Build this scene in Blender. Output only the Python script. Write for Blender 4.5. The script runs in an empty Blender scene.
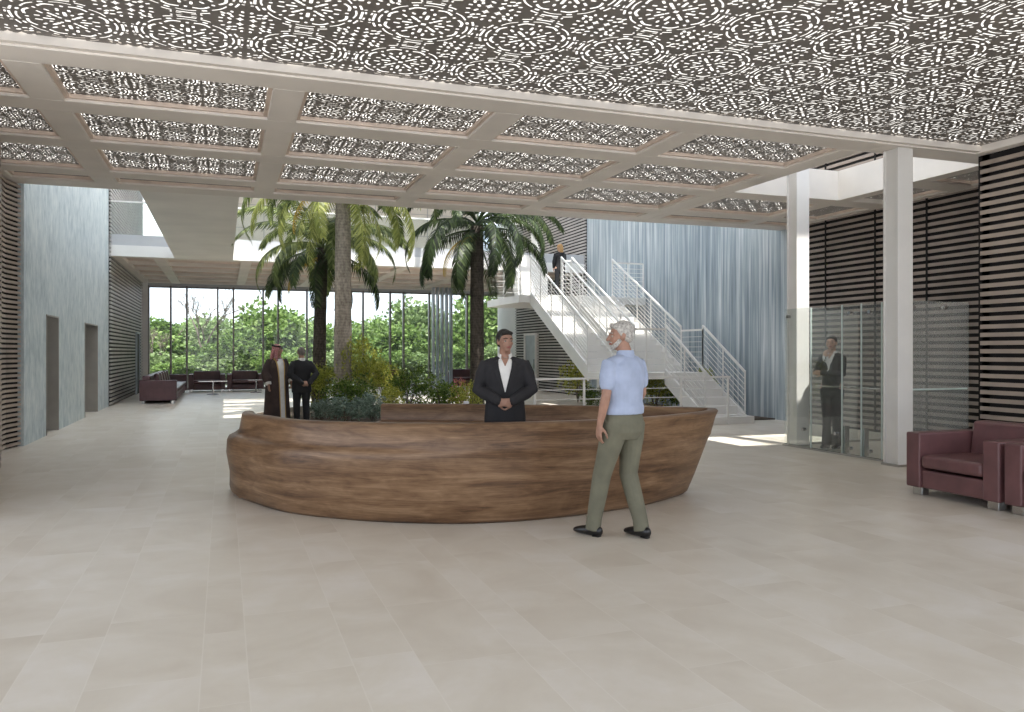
LBOX = 0.76
import bpy, bmesh, math, random
from mathutils import Vector, Matrix, Quaternion
from mathutils.bvhtree import BVHTree
random.seed(7)
PI = math.pi
SC = bpy.context.scene
COL = SC.collection
R = math.radians
H0 = 4.45            # underside of the coffered ceiling
FX, FY = 0.3387, 0.9409   # camera heading in plan

def at(px, d):
    """point on the floor plan seen at image column px, d metres ahead of the camera"""
    l = (px - 512) / 800.0 * d
    return d * FX + l * FY, d * FY - l * FX

# ------------------------------------------------------------------ tagging
def tag(o, label=None, cat=None, group=None, kind=None):
    if label: o['label'] = label
    if cat: o['category'] = cat
    if group: o['group'] = group
    if kind: o['kind'] = kind
    return o

def empty(name, loc=(0, 0, 0), rz=0, label=None, cat=None, group=None, kind=None):
    o = bpy.data.objects.new(name, None); COL.objects.link(o)
    o.location = loc; o.rotation_euler = (0, 0, rz); o.empty_display_size = .2
    return tag(o, label, cat, group, kind)

def link(name, me, mat=None, parent=None, loc=None):
    o = bpy.data.objects.new(name, me); COL.objects.link(o)
    if mat is not None:
        if len(me.materials): me.materials.clear()
        for m in (mat if isinstance(mat, (list, tuple)) else [mat]): me.materials.append(m)
    if parent is not None: o.parent = parent
    if loc is not None: o.location = loc
    return o

def copy_tree(o, parent=None):
    c = o.copy(); COL.objects.link(c); c.parent = parent
    for ch in list(o.children): copy_tree(ch, c)
    return c

# ------------------------------------------------------------------ mesh builder
class MB:
    def __init__(s): s.v = []; s.f = []; s.mi = []; s.cur = 0
    def face(s, *idx): s.f.append(idx); s.mi.append(s.cur)
    def box(s, x0, x1, y0, y1, z0, z1):
        b = len(s.v)
        s.v += [(x, y, z) for z in (z0, z1) for y in (y0, y1) for x in (x0, x1)]
        for q in ((0, 2, 3, 1), (4, 5, 7, 6), (0, 1, 5, 4), (2, 6, 7, 3), (0, 4, 6, 2), (1, 3, 7, 5)): s.face(*[b + i for i in q])
        return s
    def prism(s, pts, a, b_, axis='x'):
        """polygon pts extruded along an axis from a to b_"""
        n = len(pts); b = len(s.v)
        for w in (a, b_):
            for p, q in pts:
                s.v.append({'x': (w, p, q), 'y': (p, w, q), 'z': (p, q, w)}[axis])
        s.face(*[b + i for i in range(n)][::-1]); s.face(*[b + n + i for i in range(n)])
        for i in range(n):
            j = (i + 1) % n; s.face(b + i, b + j, b + n + j, b + n + i)
        return s
    def bar(s, p, q, w, h=None, up=(0, 0, 1)):
        h = h or w; p = Vector(p); q = Vector(q); d = (q - p).normalized(); up = Vector(up)
        if abs(d.dot(up)) > .99: up = Vector((1, 0, 0))
        sx = d.cross(up).normalized() * w / 2; sz = sx.cross(d).normalized() * h / 2
        b = len(s.v)
        for c in (p, q):
            for e in (-sx - sz, sx - sz, sx + sz, -sx + sz): s.v.append(tuple(c + e))
        for i in range(4):
            j = (i + 1) % 4; s.face(b + i, b + j, b + 4 + j, b + 4 + i)
        s.face(b + 3, b + 2, b + 1, b); s.face(b + 4, b + 5, b + 6, b + 7)
        return s
    def tube(s, pts, rad, n=10, side=None, cap=True, round_=False):
        """path pts, radius per point: r or (ra, rb) with ra along 'side'"""
        P = [Vector(p) for p in pts]; Rr = [r if isinstance(r, tuple) else (r, r) for r in rad]
        if round_:
            d0 = (P[1] - P[0]).normalized(); d1 = (P[-1] - P[-2]).normalized()
            a0, b0 = Rr[0]; a1, b1 = Rr[-1]
            m0 = min(a0, b0); m1 = min(a1, b1)
            P = [P[0] - d0 * m0 * .9, P[0] - d0 * m0 * .55] + P + [P[-1] + d1 * m1 * .55, P[-1] + d1 * m1 * .9]
            Rr = [(a0 * .4, b0 * .4), (a0 * .82, b0 * .82)] + Rr + [(a1 * .82, b1 * .82), (a1 * .4, b1 * .4)]
        b = len(s.v); prev = None
        for i, p in enumerate(P):
            d = (P[min(i + 1, len(P) - 1)] - P[max(i - 1, 0)])
            d = d.normalized() if d.length > 1e-9 else Vector((0, 0, 1))
            if side is not None: u = Vector(side)
            elif prev is not None: u = prev
            else: u = Vector((1, 0, 0)) if abs(d.x) < .8 else Vector((0, 1, 0))
            u = u - d * u.dot(d)
            if u.length < 1e-6: u = Vector((0, 1, 0)) - d * d.y
            u.normalize(); prev = u; w = d.cross(u)
            for k in range(n):
                a = 2 * PI * k / n
                s.v.append(tuple(p + u * math.cos(a) * Rr[i][0] + w * math.sin(a) * Rr[i][1]))
        m = len(P)
        for i in range(m - 1):
            for k in range(n):
                j = (k + 1) % n; s.face(b + i * n + k, b + i * n + j, b + (i + 1) * n + j, b + (i + 1) * n + k)
        if cap:
            s.face(*[b + k for k in range(n)][::-1]); s.face(*[b + (m - 1) * n + k for k in range(n)])
        return s
    def rings(s, rs, n=24):
        """stack of horizontal ellipses (x, y, z, a, b)"""
        b = len(s.v)
        for x, y, z, a, c in rs:
            for k in range(n):
                t = 2 * PI * k / n
                s.v.append((x + a * math.cos(t), y + c * math.sin(t), z))
        for i in range(len(rs) - 1):
            for k in range(n):
                j = (k + 1) % n; s.face(b + i * n + k, b + i * n + j, b + (i + 1) * n + j, b + (i + 1) * n + k)
        s.face(*[b + k for k in range(n)][::-1]); s.face(*[b + (len(rs) - 1) * n + k for k in range(n)])
        return s
    def ell(s, c, r, n=14, m=9, rot=None):
        b = len(s.v); c = Vector(c)
        for i in range(1, m):
            ph = PI * i / m
            for k in range(n):
                t = 2 * PI * k / n
                p = Vector((r[0] * math.sin(ph) * math.cos(t), r[1] * math.sin(ph) * math.sin(t), -r[2] * math.cos(ph)))
                if rot is not None: p = rot @ p
                s.v.append(tuple(c + p))
        lo = Vector((0, 0, -r[2])); hi = Vector((0, 0, r[2]))
        if rot is not None: lo = rot @ lo; hi = rot @ hi
        il = len(s.v); s.v.append(tuple(c + lo)); ih = len(s.v); s.v.append(tuple(c + hi))
        for i in range(m - 2):
            for k in range(n):
                j = (k + 1) % n; s.face(b + i * n + k, b + i * n + j, b + (i + 1) * n + j, b + (i + 1) * n + k)
        for k in range(n):
            j = (k + 1) % n; s.face(il, b + j, b + k); s.face(ih, b + (m - 2) * n + k, b + (m - 2) * n + j)
        return s
    def mesh(s, name='m'):
        me = bpy.data.meshes.new(name); me.from_pydata(s.v, [], s.f); me.update()
        for i, p in enumerate(me.polygons): p.material_index = s.mi[i]
        return me
    def build(s, name, mat, parent=None, smooth=False, bevel=0, seg=2, loc=None, uvfix=True):
        me = s.mesh(name)
        if uvfix:
            bm = bmesh.new(); bm.from_mesh(me); bmesh.ops.recalc_face_normals(bm, faces=bm.faces); bm.to_mesh(me); bm.free()
        if smooth:
            for p in me.polygons: p.use_smooth = True
        o = link(name, me, mat, parent, loc)
        if bevel:
            md = o.modifiers.new('bevel', 'BEVEL'); md.width = bevel; md.segments = seg; md.limit_method = 'ANGLE'; md.angle_limit = R(40)
            md.harden_normals = False
        return o

def remesh(mb, name, mat, parent=None, vox=.01, smooth_it=3, loc=None, disp=None):
    """union of all closed shapes in mb as one continuous smooth skin"""
    me = mb.mesh(name); bm = bmesh.new(); bm.from_mesh(me); bmesh.ops.recalc_face_normals(bm, faces=bm.faces); bm.to_mesh(me); bm.free()
    o = bpy.data.objects.new('tmp', me); COL.objects.link(o)
    m = o.modifiers.new('r', 'REMESH'); m.mode = 'VOXEL'; m.voxel_size = vox; m.use_smooth_shade = True
    if smooth_it:
        m2 = o.modifiers.new('s', 'SMOOTH'); m2.factor = .5; m2.iterations = smooth_it
    dg = bpy.context.evaluated_depsgraph_get(); dg.update()
    ev = o.evaluated_get(dg); nm = bpy.data.meshes.new_from_object(ev)
    bpy.data.objects.remove(o); bpy.data.meshes.remove(me)
    nm.name = name
    for p in nm.polygons: p.use_smooth = True
    if disp:
        for v in nm.vertices: v.co = disp(v.co)
    return link(name, nm, mat, parent, loc)

# ------------------------------------------------------------------ materials
def newmat(name):
    m = bpy.data.materials.new(name); m.use_nodes = True; nt = m.node_tree; nt.nodes.clear()
    out = nt.nodes.new('ShaderNodeOutputMaterial'); return m, nt, out
def lin(c):
    return tuple(((x / 255) / 12.92 if x / 255 <= .04045 else ((x / 255 + .055) / 1.055) ** 2.4) for x in c)
def rgba(c): return (*lin(c), 1)
def N(nt, typ, ins=None, **props):
    n = nt.nodes.new(typ)
    for k, v in props.items(): setattr(n, k, v)
    if ins:
        for k, v in ins.items():
            sock = n.inputs[k]
            if isinstance(v, bpy.types.NodeSocket): nt.links.new(v, sock)
            else: sock.default_value = v
    return n
def math_(nt, op, a, b=None, c=None):
    n = nt.nodes.new('ShaderNodeMath'); n.operation = op
    for i, v in enumerate((a, b, c)):
        if v is None: continue
        if isinstance(v, bpy.types.NodeSocket): nt.links.new(v, n.inputs[i])
        else: n.inputs[i].default_value = v
    return n.outputs[0]
def ramp(nt, fac, stops, interp='LINEAR'):
    n = nt.nodes.new('ShaderNodeValToRGB'); nt.links.new(fac, n.inputs[0]); cr = n.color_ramp; cr.interpolation = interp
    while len(cr.elements) < len(stops): cr.elements.new(.5)
    for e, (p, c) in zip(cr.elements, stops): e.position = p; e.color = rgba(c) if max(c) > 1 else (*c, 1)
    return n.outputs[0]
def coords(nt, scale=(1, 1, 1), kind='Object', rot=(0, 0, 0)):
    tc = nt.nodes.new('ShaderNodeTexCoord')
    mp = N(nt, 'ShaderNodeMapping', {0: tc.outputs[kind]}); mp.inputs['Scale'].default_value = scale; mp.inputs['Rotation'].default_value = rot
    return mp.outputs[0]
def noise(nt, vec, scale, detail=4, rough=.5, dist=0):
    return N(nt, 'ShaderNodeTexNoise', {'Vector': vec, 'Scale': scale, 'Detail': detail, 'Roughness': rough, 'Distortion': dist}).outputs['Fac']
def principled(nt, out, color, rough=.5, metal=0, bump=None, bstr=.2, bdist=.01, spec=.5, extra=None):
    p = N(nt, 'ShaderNodeBsdfPrincipled', {'Roughness': rough, 'Metallic': metal})
    p.inputs['Specular IOR Level'].default_value = spec
    if isinstance(color, bpy.types.NodeSocket): nt.links.new(color, p.inputs['Base Color'])
    else: p.inputs['Base Color'].default_value = rgba(color)
    if bump is not None:
        b = N(nt, 'ShaderNodeBump', {'Height': bump, 'Strength': bstr, 'Distance': bdist}); nt.links.new(b.outputs[0], p.inputs['Normal'])
    if extra:
        for k, v in extra.items(): p.inputs[k].default_value = v
    nt.links.new(p.outputs[0], out.inputs[0]); return p

def plain(name, c, rough=.5, metal=0, var=.08, vs=3.0, bump=0, bs=40, spec=.5):
    """base colour with a little mottling"""
    m, nt, out = newmat(name); v = coords(nt)
    f = noise(nt, v, vs, 4)
    lo = tuple(max(0, x * (1 - var)) for x in c); hi = tuple(min(255, x * (1 + var)) for x in c)
    col = ramp(nt, f, [(.3, lo), (.7, hi)])
    bm_ = noise(nt, v, bs, 3) if bump else None
    principled(nt, out, col, rough, metal, bm_, bump, .01, spec); return m

def m_floor():
    m, nt, out = newmat('stone_floor_tiles')
    tc = nt.nodes.new('ShaderNodeTexCoord'); sep = N(nt, 'ShaderNodeSeparateXYZ', {0: tc.outputs['Object']})
    x, y = sep.outputs[0], sep.outputs[1]
    per = 1.58; edges = [0, .22, .73, 1.06]
    u = math_(nt, 'WRAP', math_(nt, 'ADD', x, .107), per, 0.0)
    base = math_(nt, 'FLOOR', math_(nt, 'DIVIDE', math_(nt, 'ADD', x, .107), per))
    idx = None; dist = None
    for e in edges:
        g = math_(nt, 'GREATER_THAN', u, e); idx = g if idx is None else math_(nt, 'ADD', idx, g)
    for e in edges + [per]:
        d = math_(nt, 'ABSOLUTE', math_(nt, 'SUBTRACT', u, e)); dist = d if dist is None else math_(nt, 'MINIMUM', dist, d)
    cid = math_(nt, 'ADD', idx, math_(nt, 'MULTIPLY', base, 7.31))
    wn = N(nt, 'ShaderNodeTexWhiteNoise', {'W': cid}, noise_dimensions='1D').outputs[0]
    L = 1.0
    v = math_(nt, 'ADD', math_(nt, 'DIVIDE', y, L), wn)
    fr = math_(nt, 'FRACT', v); row = math_(nt, 'FLOOR', v)
    dv = math_(nt, 'MULTIPLY', math_(nt, 'MINIMUM', fr, math_(nt, 'SUBTRACT', 1, fr)), L)
    jl = math_(nt, 'LESS_THAN', dist, .0032); jc = math_(nt, 'MULTIPLY', math_(nt, 'LESS_THAN', dv, .0032), .75)
    joint = math_(nt, 'MAXIMUM', jl, jc)
    cmb = N(nt, 'ShaderNodeCombineXYZ', {0: cid, 1: row})
    tone = N(nt, 'ShaderNodeTexWhiteNoise', {'Vector': cmb.outputs[0]}, noise_dimensions='2D').outputs[0]
    mp = N(nt, 'ShaderNodeVectorMath', {0: tc.outputs['Object'], 1: cmb.outputs[0]}, operation='ADD')
    n1 = noise(nt, mp.outputs[0], 1.6, 5, .55, .6); n2 = noise(nt, mp.outputs[0], 9, 6, .6)
    f = math_(nt, 'ADD', math_(nt, 'MULTIPLY', n1, .70), math_(nt, 'ADD', math_(nt, 'MULTIPLY', tone, .10), math_(nt, 'MULTIPLY', n2, .18)))
    col = ramp(nt, f, [(.28, (196, 186, 171)), (.5, (209, 201, 188)), (.7, (220, 214, 206))])
    mix = N(nt, 'ShaderNodeMix', {0: math_(nt, 'MULTIPLY', joint, .45), 6: col, 7: rgba((222, 216, 206))}, data_type='RGBA')
    rg = math_(nt, 'ADD', .26, math_(nt, 'MULTIPLY', n2, .22))
    p = principled(nt, out, mix.outputs[2], .35, 0, n2, .03, .004, .45); nt.links.new(rg, p.inputs['Roughness'])
    return m

def m_wood():
    m, nt, out = newmat('carved_wood')
    v = coords(nt, (.55, .55, 5.0)); v2 = coords(nt, (.7, .7, 20))
    g = noise(nt, v, 1.9, 8, .62, .7); s = noise(nt, v2, 5, 5, .65, .6)
    k = noise(nt, coords(nt, (1, 1, 2.2)), 3.1, 2, .5, 2.5)
    f = math_(nt, 'ADD', math_(nt, 'MULTIPLY', g, .6), math_(nt, 'ADD', math_(nt, 'MULTIPLY', s, .28), math_(nt, 'MULTIPLY', k, .12)))
    col = ramp(nt, f, [(.34, (64, 44, 30)), (.45, (102, 76, 54)), (.54, (126, 98, 72)), (.68, (158, 130, 102))])
    principled(nt, out, col, .38, 0, s, .12, .01, .45); return m

def m_streak(name, a, b, c, sx, sz, vs=1.0, fleck=.2):
    m, nt, out = newmat(name)
    v = coords(nt, (sx, sx, sz)); n1 = noise(nt, v, 1.0, 6, .62); n2 = noise(nt, coords(nt, (sx * 3.4, sx * 3.4, sz * 2.0)), 1, 4, .6)
    n3 = noise(nt, coords(nt), .35, 3, .5)
    f = math_(nt, 'ADD', math_(nt, 'MULTIPLY', n1, .5), math_(nt, 'ADD', math_(nt, 'MULTIPLY', n2, .22 + fleck * .3), math_(nt, 'MULTIPLY', n3, .28 - fleck * .3)))
    col = ramp(nt, f, [(.38, a), (.5, b), (.62, c)])
    principled(nt, out, col, .6, 0, n1, .25, .02, .3); return m

def m_glass(name, tint=(235, 242, 240), body=.1, refl=.12):
    m, nt, out = newmat(name)
    tr = N(nt, 'ShaderNodeBsdfTransparent', {0: rgba(tint)}); gl = N(nt, 'ShaderNodeBsdfGlossy', {'Roughness': .02, 0: (1, 1, 1, 1)})
    df = N(nt, 'ShaderNodeBsdfTranslucent', {0: rgba((222, 224, 222))}); d2 = N(nt, 'ShaderNodeBsdfDiffuse', {0: rgba((222, 224, 222))})
    dd = N(nt, 'ShaderNodeMixShader', {0: .5, 1: df.outputs[0], 2: d2.outputs[0]})
    a = N(nt, 'ShaderNodeMixShader', {0: body, 1: tr.outputs[0], 2: dd.outputs[0]})
    fr = N(nt, 'ShaderNodeLayerWeight', {'Blend': .25}).outputs['Fresnel']
    fac = math_(nt, 'ADD', math_(nt, 'MULTIPLY', fr, .12), refl * .3)
    b = N(nt, 'ShaderNodeMixShader', {0: fac, 1: a.outputs[0], 2: gl.outputs[0]})
    nt.links.new(b.outputs[0], out.inputs[0]); return m

def m_leaf(name, a, b, c=None, sc=1.5, transl=.35):
    m, nt, out = newmat(name); c = c or b
    n1 = noise(nt, coords(nt), sc, 4, .6)
    rnd = N(nt, 'ShaderNodeObjectInfo').outputs['Random']
    gi = N(nt, 'ShaderNodeNewGeometry').outputs['Random Per Island']
    f = math_(nt, 'ADD', math_(nt, 'MULTIPLY', n1, .4), math_(nt, 'ADD', math_(nt, 'MULTIPLY', gi, .45), math_(nt, 'MULTIPLY', rnd, .15)))
    col = ramp(nt, f, [(.2, a), (.5, b), (.85, c)])
    p = N(nt, 'ShaderNodeBsdfPrincipled', {'Roughness': .45}); nt.links.new(col, p.inputs['Base Color']); p.inputs['Specular IOR Level'].default_value = .35
    t = N(nt, 'ShaderNodeBsdfTranslucent'); nt.links.new(col, t.inputs[0])
    mx = N(nt, 'ShaderNodeMixShader', {0: transl, 1: p.outputs[0], 2: t.outputs[0]}); nt.links.new(mx.outputs[0], out.inputs[0]); return m

def m_emit(name, c, s):
    m, nt, out = newmat(name); e = N(nt, 'ShaderNodeEmission', {0: rgba(c), 1: s}); nt.links.new(e.outputs[0], out.inputs[0]); return m

def m_bark(name, a, b, ring=28):
    m, nt, out = newmat(name)
    w = N(nt, 'ShaderNodeTexWave', {'Vector': coords(nt), 'Scale': ring * .16, 'Distortion': 3, 'Detail': 3, 'Detail Scale': 2.5}, bands_direction='Z').outputs['Fac']
    n = noise(nt, coords(nt, (1, 1, .5)), 18, 5, .6)
    f = math_(nt, 'ADD', math_(nt, 'MULTIPLY', w, .08), math_(nt, 'MULTIPLY', n, .92))
    principled(nt, out, ramp(nt, f, [(.3, a), (.7, b)]), .85, 0, f, .4, .02, .2); return m

def m_check(name):
    m, nt, out = newmat(name)
    ch = N(nt, 'ShaderNodeTexChecker', {'Vector': coords(nt), 'Scale': 70, 1: rgba((150, 52, 56)), 2: rgba((206, 170, 168))}).outputs[0]
    principled(nt, out, ch, .8); return m

M = dict(
    floor=m_floor(), wood=m_wood(),
    wood_in=plain('desk_lining_wood', (104, 76, 54), .42, 0, .18, 2.5),
    beam=plain('ceiling_plaster', (222, 215, 207), .6, 0, .03, 1.2),
    reveal=plain('coffer_reveal', (212, 194, 180), .6, 0, .06, 4),
    sheet=plain('perforated_sheet', (112, 107, 102), .5, .1, .05, 2),
    white=plain('white_paint', (226, 225, 222), .45, 0, .02, 1.5),
    soft_white=plain('offwhite_panel', (230, 225, 218), .5, 0, .03, 1.0),
    steel_white=plain('white_coated_steel', (220, 218, 214), .3, 0, .02, 2),
    grey_band=plain('grey_band', (178, 180, 183), .5, 0, .03, 2),
    slat=plain('louvre_slat', (166, 152, 140), .45, 0, .08, 2),
    slat_dark=plain('louvre_slat_bronze', (150, 138, 130), .45, 0, .08, 2),
    slat_grey=plain('louvre_slat_grey', (176, 172, 168), .45, 0, .06, 2),
    gap=plain('louvre_backing', (16, 13, 13), .8, 0, .1, 2),
    blue_l=m_streak('blue_grey_stone', (168, 181, 187), (193, 203, 206), (214, 220, 220), 4.2, 2.2, fleck=.7),
    blue_r=m_streak('blue_streaked_stone', (106, 120, 130), (158, 169, 175), (214, 218, 218), 6.5, .22, fleck=.25),
    jamb=plain('niche_lining', (150, 146, 140), .55, 0, .05, 2),
    chrome=plain('brushed_steel', (190, 190, 190), .22, 1, .03, 3),
    mull=plain('mullion_grey', (120, 114, 112), .4, .3, .04, 3),
    fin=plain('fin_bluegrey', (172, 180, 190), .4, .2, .04, 3),
    leather=plain('burgundy_leather', (104, 72, 73), .36, 0, .09, 5, .12, 60),
    leather_d=plain('plum_leather', (88, 60, 64), .4, 0, .08, 5, .12, 60),
    win=m_glass('window_glass', (246, 250, 250), .02, .03),
    glass=m_glass('partition_glass', (248, 250, 249), .07, .04),
    glass_m=m_glass('milky_glass', (246, 247, 246), .20, .03),
    rail_glass=m_glass('balustrade_glass', (246, 250, 249), .01, .0),
    edge=plain('glass_edge', (196, 208, 204), .2, 0, .03, 3),
    lightbox2=m_emit('lit_coffer_diffuser', (255, 250, 242), LBOX * 1.5),
    lightbox=m_emit('lit_diffuser', (255, 251, 244), LBOX),
    grass=plain('lawn', (104, 112, 84), .9, 0, .25, .8),
    soil=plain('planting_soil', (70, 58, 46), .95, 0, .25, 6, .3, 30),
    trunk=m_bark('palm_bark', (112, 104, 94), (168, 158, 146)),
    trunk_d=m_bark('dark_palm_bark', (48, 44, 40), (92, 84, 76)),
    bark=plain('branch_bark', (110, 98, 88), .9, 0, .15, 4),
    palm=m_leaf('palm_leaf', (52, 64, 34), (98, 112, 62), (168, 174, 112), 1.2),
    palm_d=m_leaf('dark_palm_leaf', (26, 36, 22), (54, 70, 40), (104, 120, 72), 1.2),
    palm_l=m_leaf('light_palm_leaf', (96, 106, 50), (148, 156, 82), (196, 196, 124), 1.2),
    palm_y=m_leaf('dry_palm_leaf', (150, 120, 40), (190, 158, 60), (210, 190, 110), 1.2),
    bamboo=m_leaf('yellow_green_leaf', (96, 106, 36), (158, 162, 62), (206, 202, 108), 2.5),
    bush=m_leaf('green_leaf', (46, 66, 26), (88, 112, 46), (150, 166, 80), 2.5),
    bluebush=m_leaf('blue_green_leaf', (88, 106, 92), (132, 150, 134), (172, 186, 170), 3),
    tree1=m_leaf('tree_leaf', (62, 84, 36), (112, 138, 66), (172, 190, 118), .6),
    tree2=m_leaf('pale_tree_leaf', (84, 104, 62), (136, 156, 96), (196, 206, 160), .6),
    petal=m_leaf('pink_petal', (150, 70, 70), (196, 120, 120), (220, 160, 150), 3),
    skin=plain('skin', (186, 150, 132), .5, 0, .06, 14, spec=.35),
    skin_d=plain('tanned_skin', (158, 122, 104), .5, 0, .07, 14, spec=.35),
    hair_g=plain('grey_hair', (168, 164, 158), .7, 0, .2, 60, .4, 120),
    hair_b=plain('black_hair', (26, 22, 20), .5, 0, .2, 60, .4, 120),
    hair_s=plain('salt_hair', (112, 106, 100), .7, 0, .2, 60, .4, 120),
    hair_y=plain('blonde_hair', (180, 142, 92), .55, 0, .2, 60, .4, 120),
    lips=plain('lips', (150, 84, 78), .5), eye=plain('eye_white', (170, 160, 150), .3), iris=plain('iris', (24, 18, 16), .2),
    shirt=plain('pale_blue_cotton', (160, 171, 195), .8, 0, .04, 9, .35, 9),
    trous=plain('olive_trousers', (106, 104, 88), .85, 0, .06, 8, .45, 8),
    black=plain('black_leather', (16, 15, 16), .3), suit=plain('charcoal_suit', (34, 33, 36), .8, 0, .12, 8, .4, 9),
    suit_k=plain('black_suit', (24, 24, 27), .8, 0, .12, 8, .4, 9),
    cotton=plain('white_cotton', (222, 220, 216), .8, 0, .04, 9), robe=plain('brown_robe', (58, 44, 40), .8, 0, .12, 8, .5, 7),
    gold=plain('gold_trim', (196, 160, 90), .5), headcloth=m_check('red_check_cloth'),
    belt=plain('dark_belt', (40, 34, 30), .5),
)

def m_sun_screen():
    m, nt, out = newmat('sun_screen_frost'); t = N(nt, 'ShaderNodeBsdfTranslucent', {0: (.95, .96, .97, 1)}); nt.links.new(t.outputs[0], out.inputs[0]); return m
M['sun_screen'] = m_sun_screen()  # for the unseen sun screens added over the skylight
# ------------------------------------------------------------------ world
def make_world():
    w = bpy.data.worlds.new('sky'); SC.world = w; w.use_nodes = True; nt = w.node_tree; nt.nodes.clear()
    out = nt.nodes.new('ShaderNodeOutputWorld'); bg = nt.nodes.new('ShaderNodeBackground')
    tc = nt.nodes.new('ShaderNodeTexCoord'); mp = N(nt, 'ShaderNodeMapping', {0: tc.outputs['Generated']}); mp.inputs['Scale'].default_value = (1, 1, 3.2)
    n = noise(nt, mp.outputs[0], 3.2, 7, .58, .5)
    sep = N(nt, 'ShaderNodeSeparateXYZ', {0: tc.outputs['Generated']})
    up = math_(nt, 'MULTIPLY', sep.outputs[2], 1.4)
    blue = ramp(nt, up, [(0.0, (206, 216, 230)), (.35, (178, 196, 222)), (1, (176, 196, 224))])
    cl = ramp(nt, n, [(.40, (0, 0, 0)), (.60, (1, 1, 1))])
    mix = N(nt, 'ShaderNodeMix', {0: cl, 6: blue, 7: rgba((252, 252, 253))}, data_type='RGBA')
    nt.links.new(mix.outputs[2], bg.inputs[0]); bg.inputs[1].default_value = SKY
    nt.links.new(bg.outputs[0], out.inputs[0])
SKY = 1.35; EXPO = 1.12
make_world()

def struct(o): o['kind'] = 'structure'; return o
def sbox(name, mat, *b, bevel=0): return struct(MB().box(*b).build(name, mat, bevel=bevel))

# ================================================================== SHELL
XL, XR = -3.2, 12.3
YB = 36.2
sbox('floor', M['floor'], -9, 16, -3, YB + .4, -.25, 0)
sbox('path_bounce', M['floor'], -12, 20, YB + .4, YB + 5, -.2, -.02)  # pale paving added outside to bounce light onto the far soffit
sbox('ground_outside', M['grass'], -70, 90, YB + .4, 130, -.5, -.12)

# ---- left stone wall with two niches ------------------------------
def wall_left():
    mb = MB(); t = .35; zt = 9.0; zo = 2.32
    ys = [15.6, 17.4, 18.6, 21.9, 24.0, 26.2]
    for a, b in ((0, 1), (2, 3), (4, 5)): mb.box(XL - t, XL, ys[a], ys[b], 0, zt)
    for a, b in ((1, 2), (3, 4)): mb.box(XL - t, XL, ys[a], ys[b], zo, zt)
    struct(mb.build('wall_left', M['blue_l']))
    for n, (a, b) in enumerate(((1, 2), (3, 4))):
        y0, y1 = ys[a], ys[b]; m = MB(); e = .03
        m.box(XL - .95, XL + .012, y1 - e, y1 + .0, 0, zo); m.box(XL - .95, XL + .012, y0, y0 + e, 0, zo)
        m.box(XL - .95, XL + .012, y0, y1, zo - e, zo); m.box(XL - .95, XL - .9, y0, y1, 0, zo)
        struct(m.build('door_%d' % (n + 1), M['jamb']))
wall_left()
sbox('wall_right', M['blue_r'], XR, XR + .35, 15.2, 26.2, 0, 9.0)
sbox('wall_right_end', M['white'], XR, XR + .35, 33.6, YB, 0, 9.0)

# ---- louvred walls --------------------------------------------------
def louvre(name, pts, z0, z1, pitch, hgt, mat, off=.06, seams=()):
    """slats along a plan path with a black wall behind; slats stand off along the left-hand normal"""
    P = [Vector((x, y, 0)) for x, y in pts]; nrm = []
    for i in range(len(P)):
        d = (P[min(i + 1, len(P) - 1)] - P[max(i - 1, 0)]).normalized(); nrm.append(Vector((-d.y, d.x, 0)))
    mb = MB()
    def strip(oa, ob, za, zb):
        b = len(mb.v)
        for i, p in enumerate(P):
            for o_, z in ((oa, za), (ob, za), (ob, zb), (oa, zb)):
                q = p + nrm[i] * o_; mb.v.append((q.x, q.y, z))
        for i in range(len(P) - 1):
            for k in range(4):
                j = (k + 1) % 4; mb.face(b + i * 4 + k, b + i * 4 + j, b + i * 4 + 4 + j, b + i * 4 + 4 + k)
        mb.face(b + 3, b + 2, b + 1, b); e = b + (len(P) - 1) * 4; mb.face(e, e + 1, e + 2, e + 3)
    mb.cur = 1; strip(-.25, 0, z0, z1)
    mb.cur = 0; z = z0 + pitch * .4
    while z + hgt < z1: strip(off * .3, off, z, z + hgt); z += pitch
    mb.cur = 1
    for sx, sy in seams: mb.box(sx - off - .012, sx + .0, sy - .02, sy + .02, z0, z1)
    return struct(mb.build(name, [mat, M['gap']]))
louvre('wall_left_louvre', [(-3.27, 15.68), (-3.34, 15.42), (-3.4, 15.1), (-3.38, 14.75), (-3.28, 14.3), (-3.1, 13.4), (-2.9, 12.6), (-2.75, 11.6), (-2.75, 9.0)], 0, H0, .082, .046, M['slat'], .045)
louvre('wall_left_far', [(XL, YB), (XL, 26.2)], 0, 9, .115, .060, M['slat_grey'], .06)
louvre('wall_right_far', [(XR, 26.2), (XR, 33.6)], 0, 9, .115, .060, M['slat_grey'], .06)
louvre('wall_right_middle', [(XR, 8.9), (XR, 15.2)], 0, 9, .125, .062, M['slat_dark'], .04, seams=[(XR, 10.1), (XR, 11.35), (XR, 12.6), (XR, 14.0)])
louvre('wall_right_near', [(10.36, 3.6), (10.36, 8.62)], 0, H0 - .0, .118, .060, M['slat'], .04)
sbox('wall_right_return', M['gap'], 10.36, XR + .3, 8.5, 8.68, 0, H0)

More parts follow.
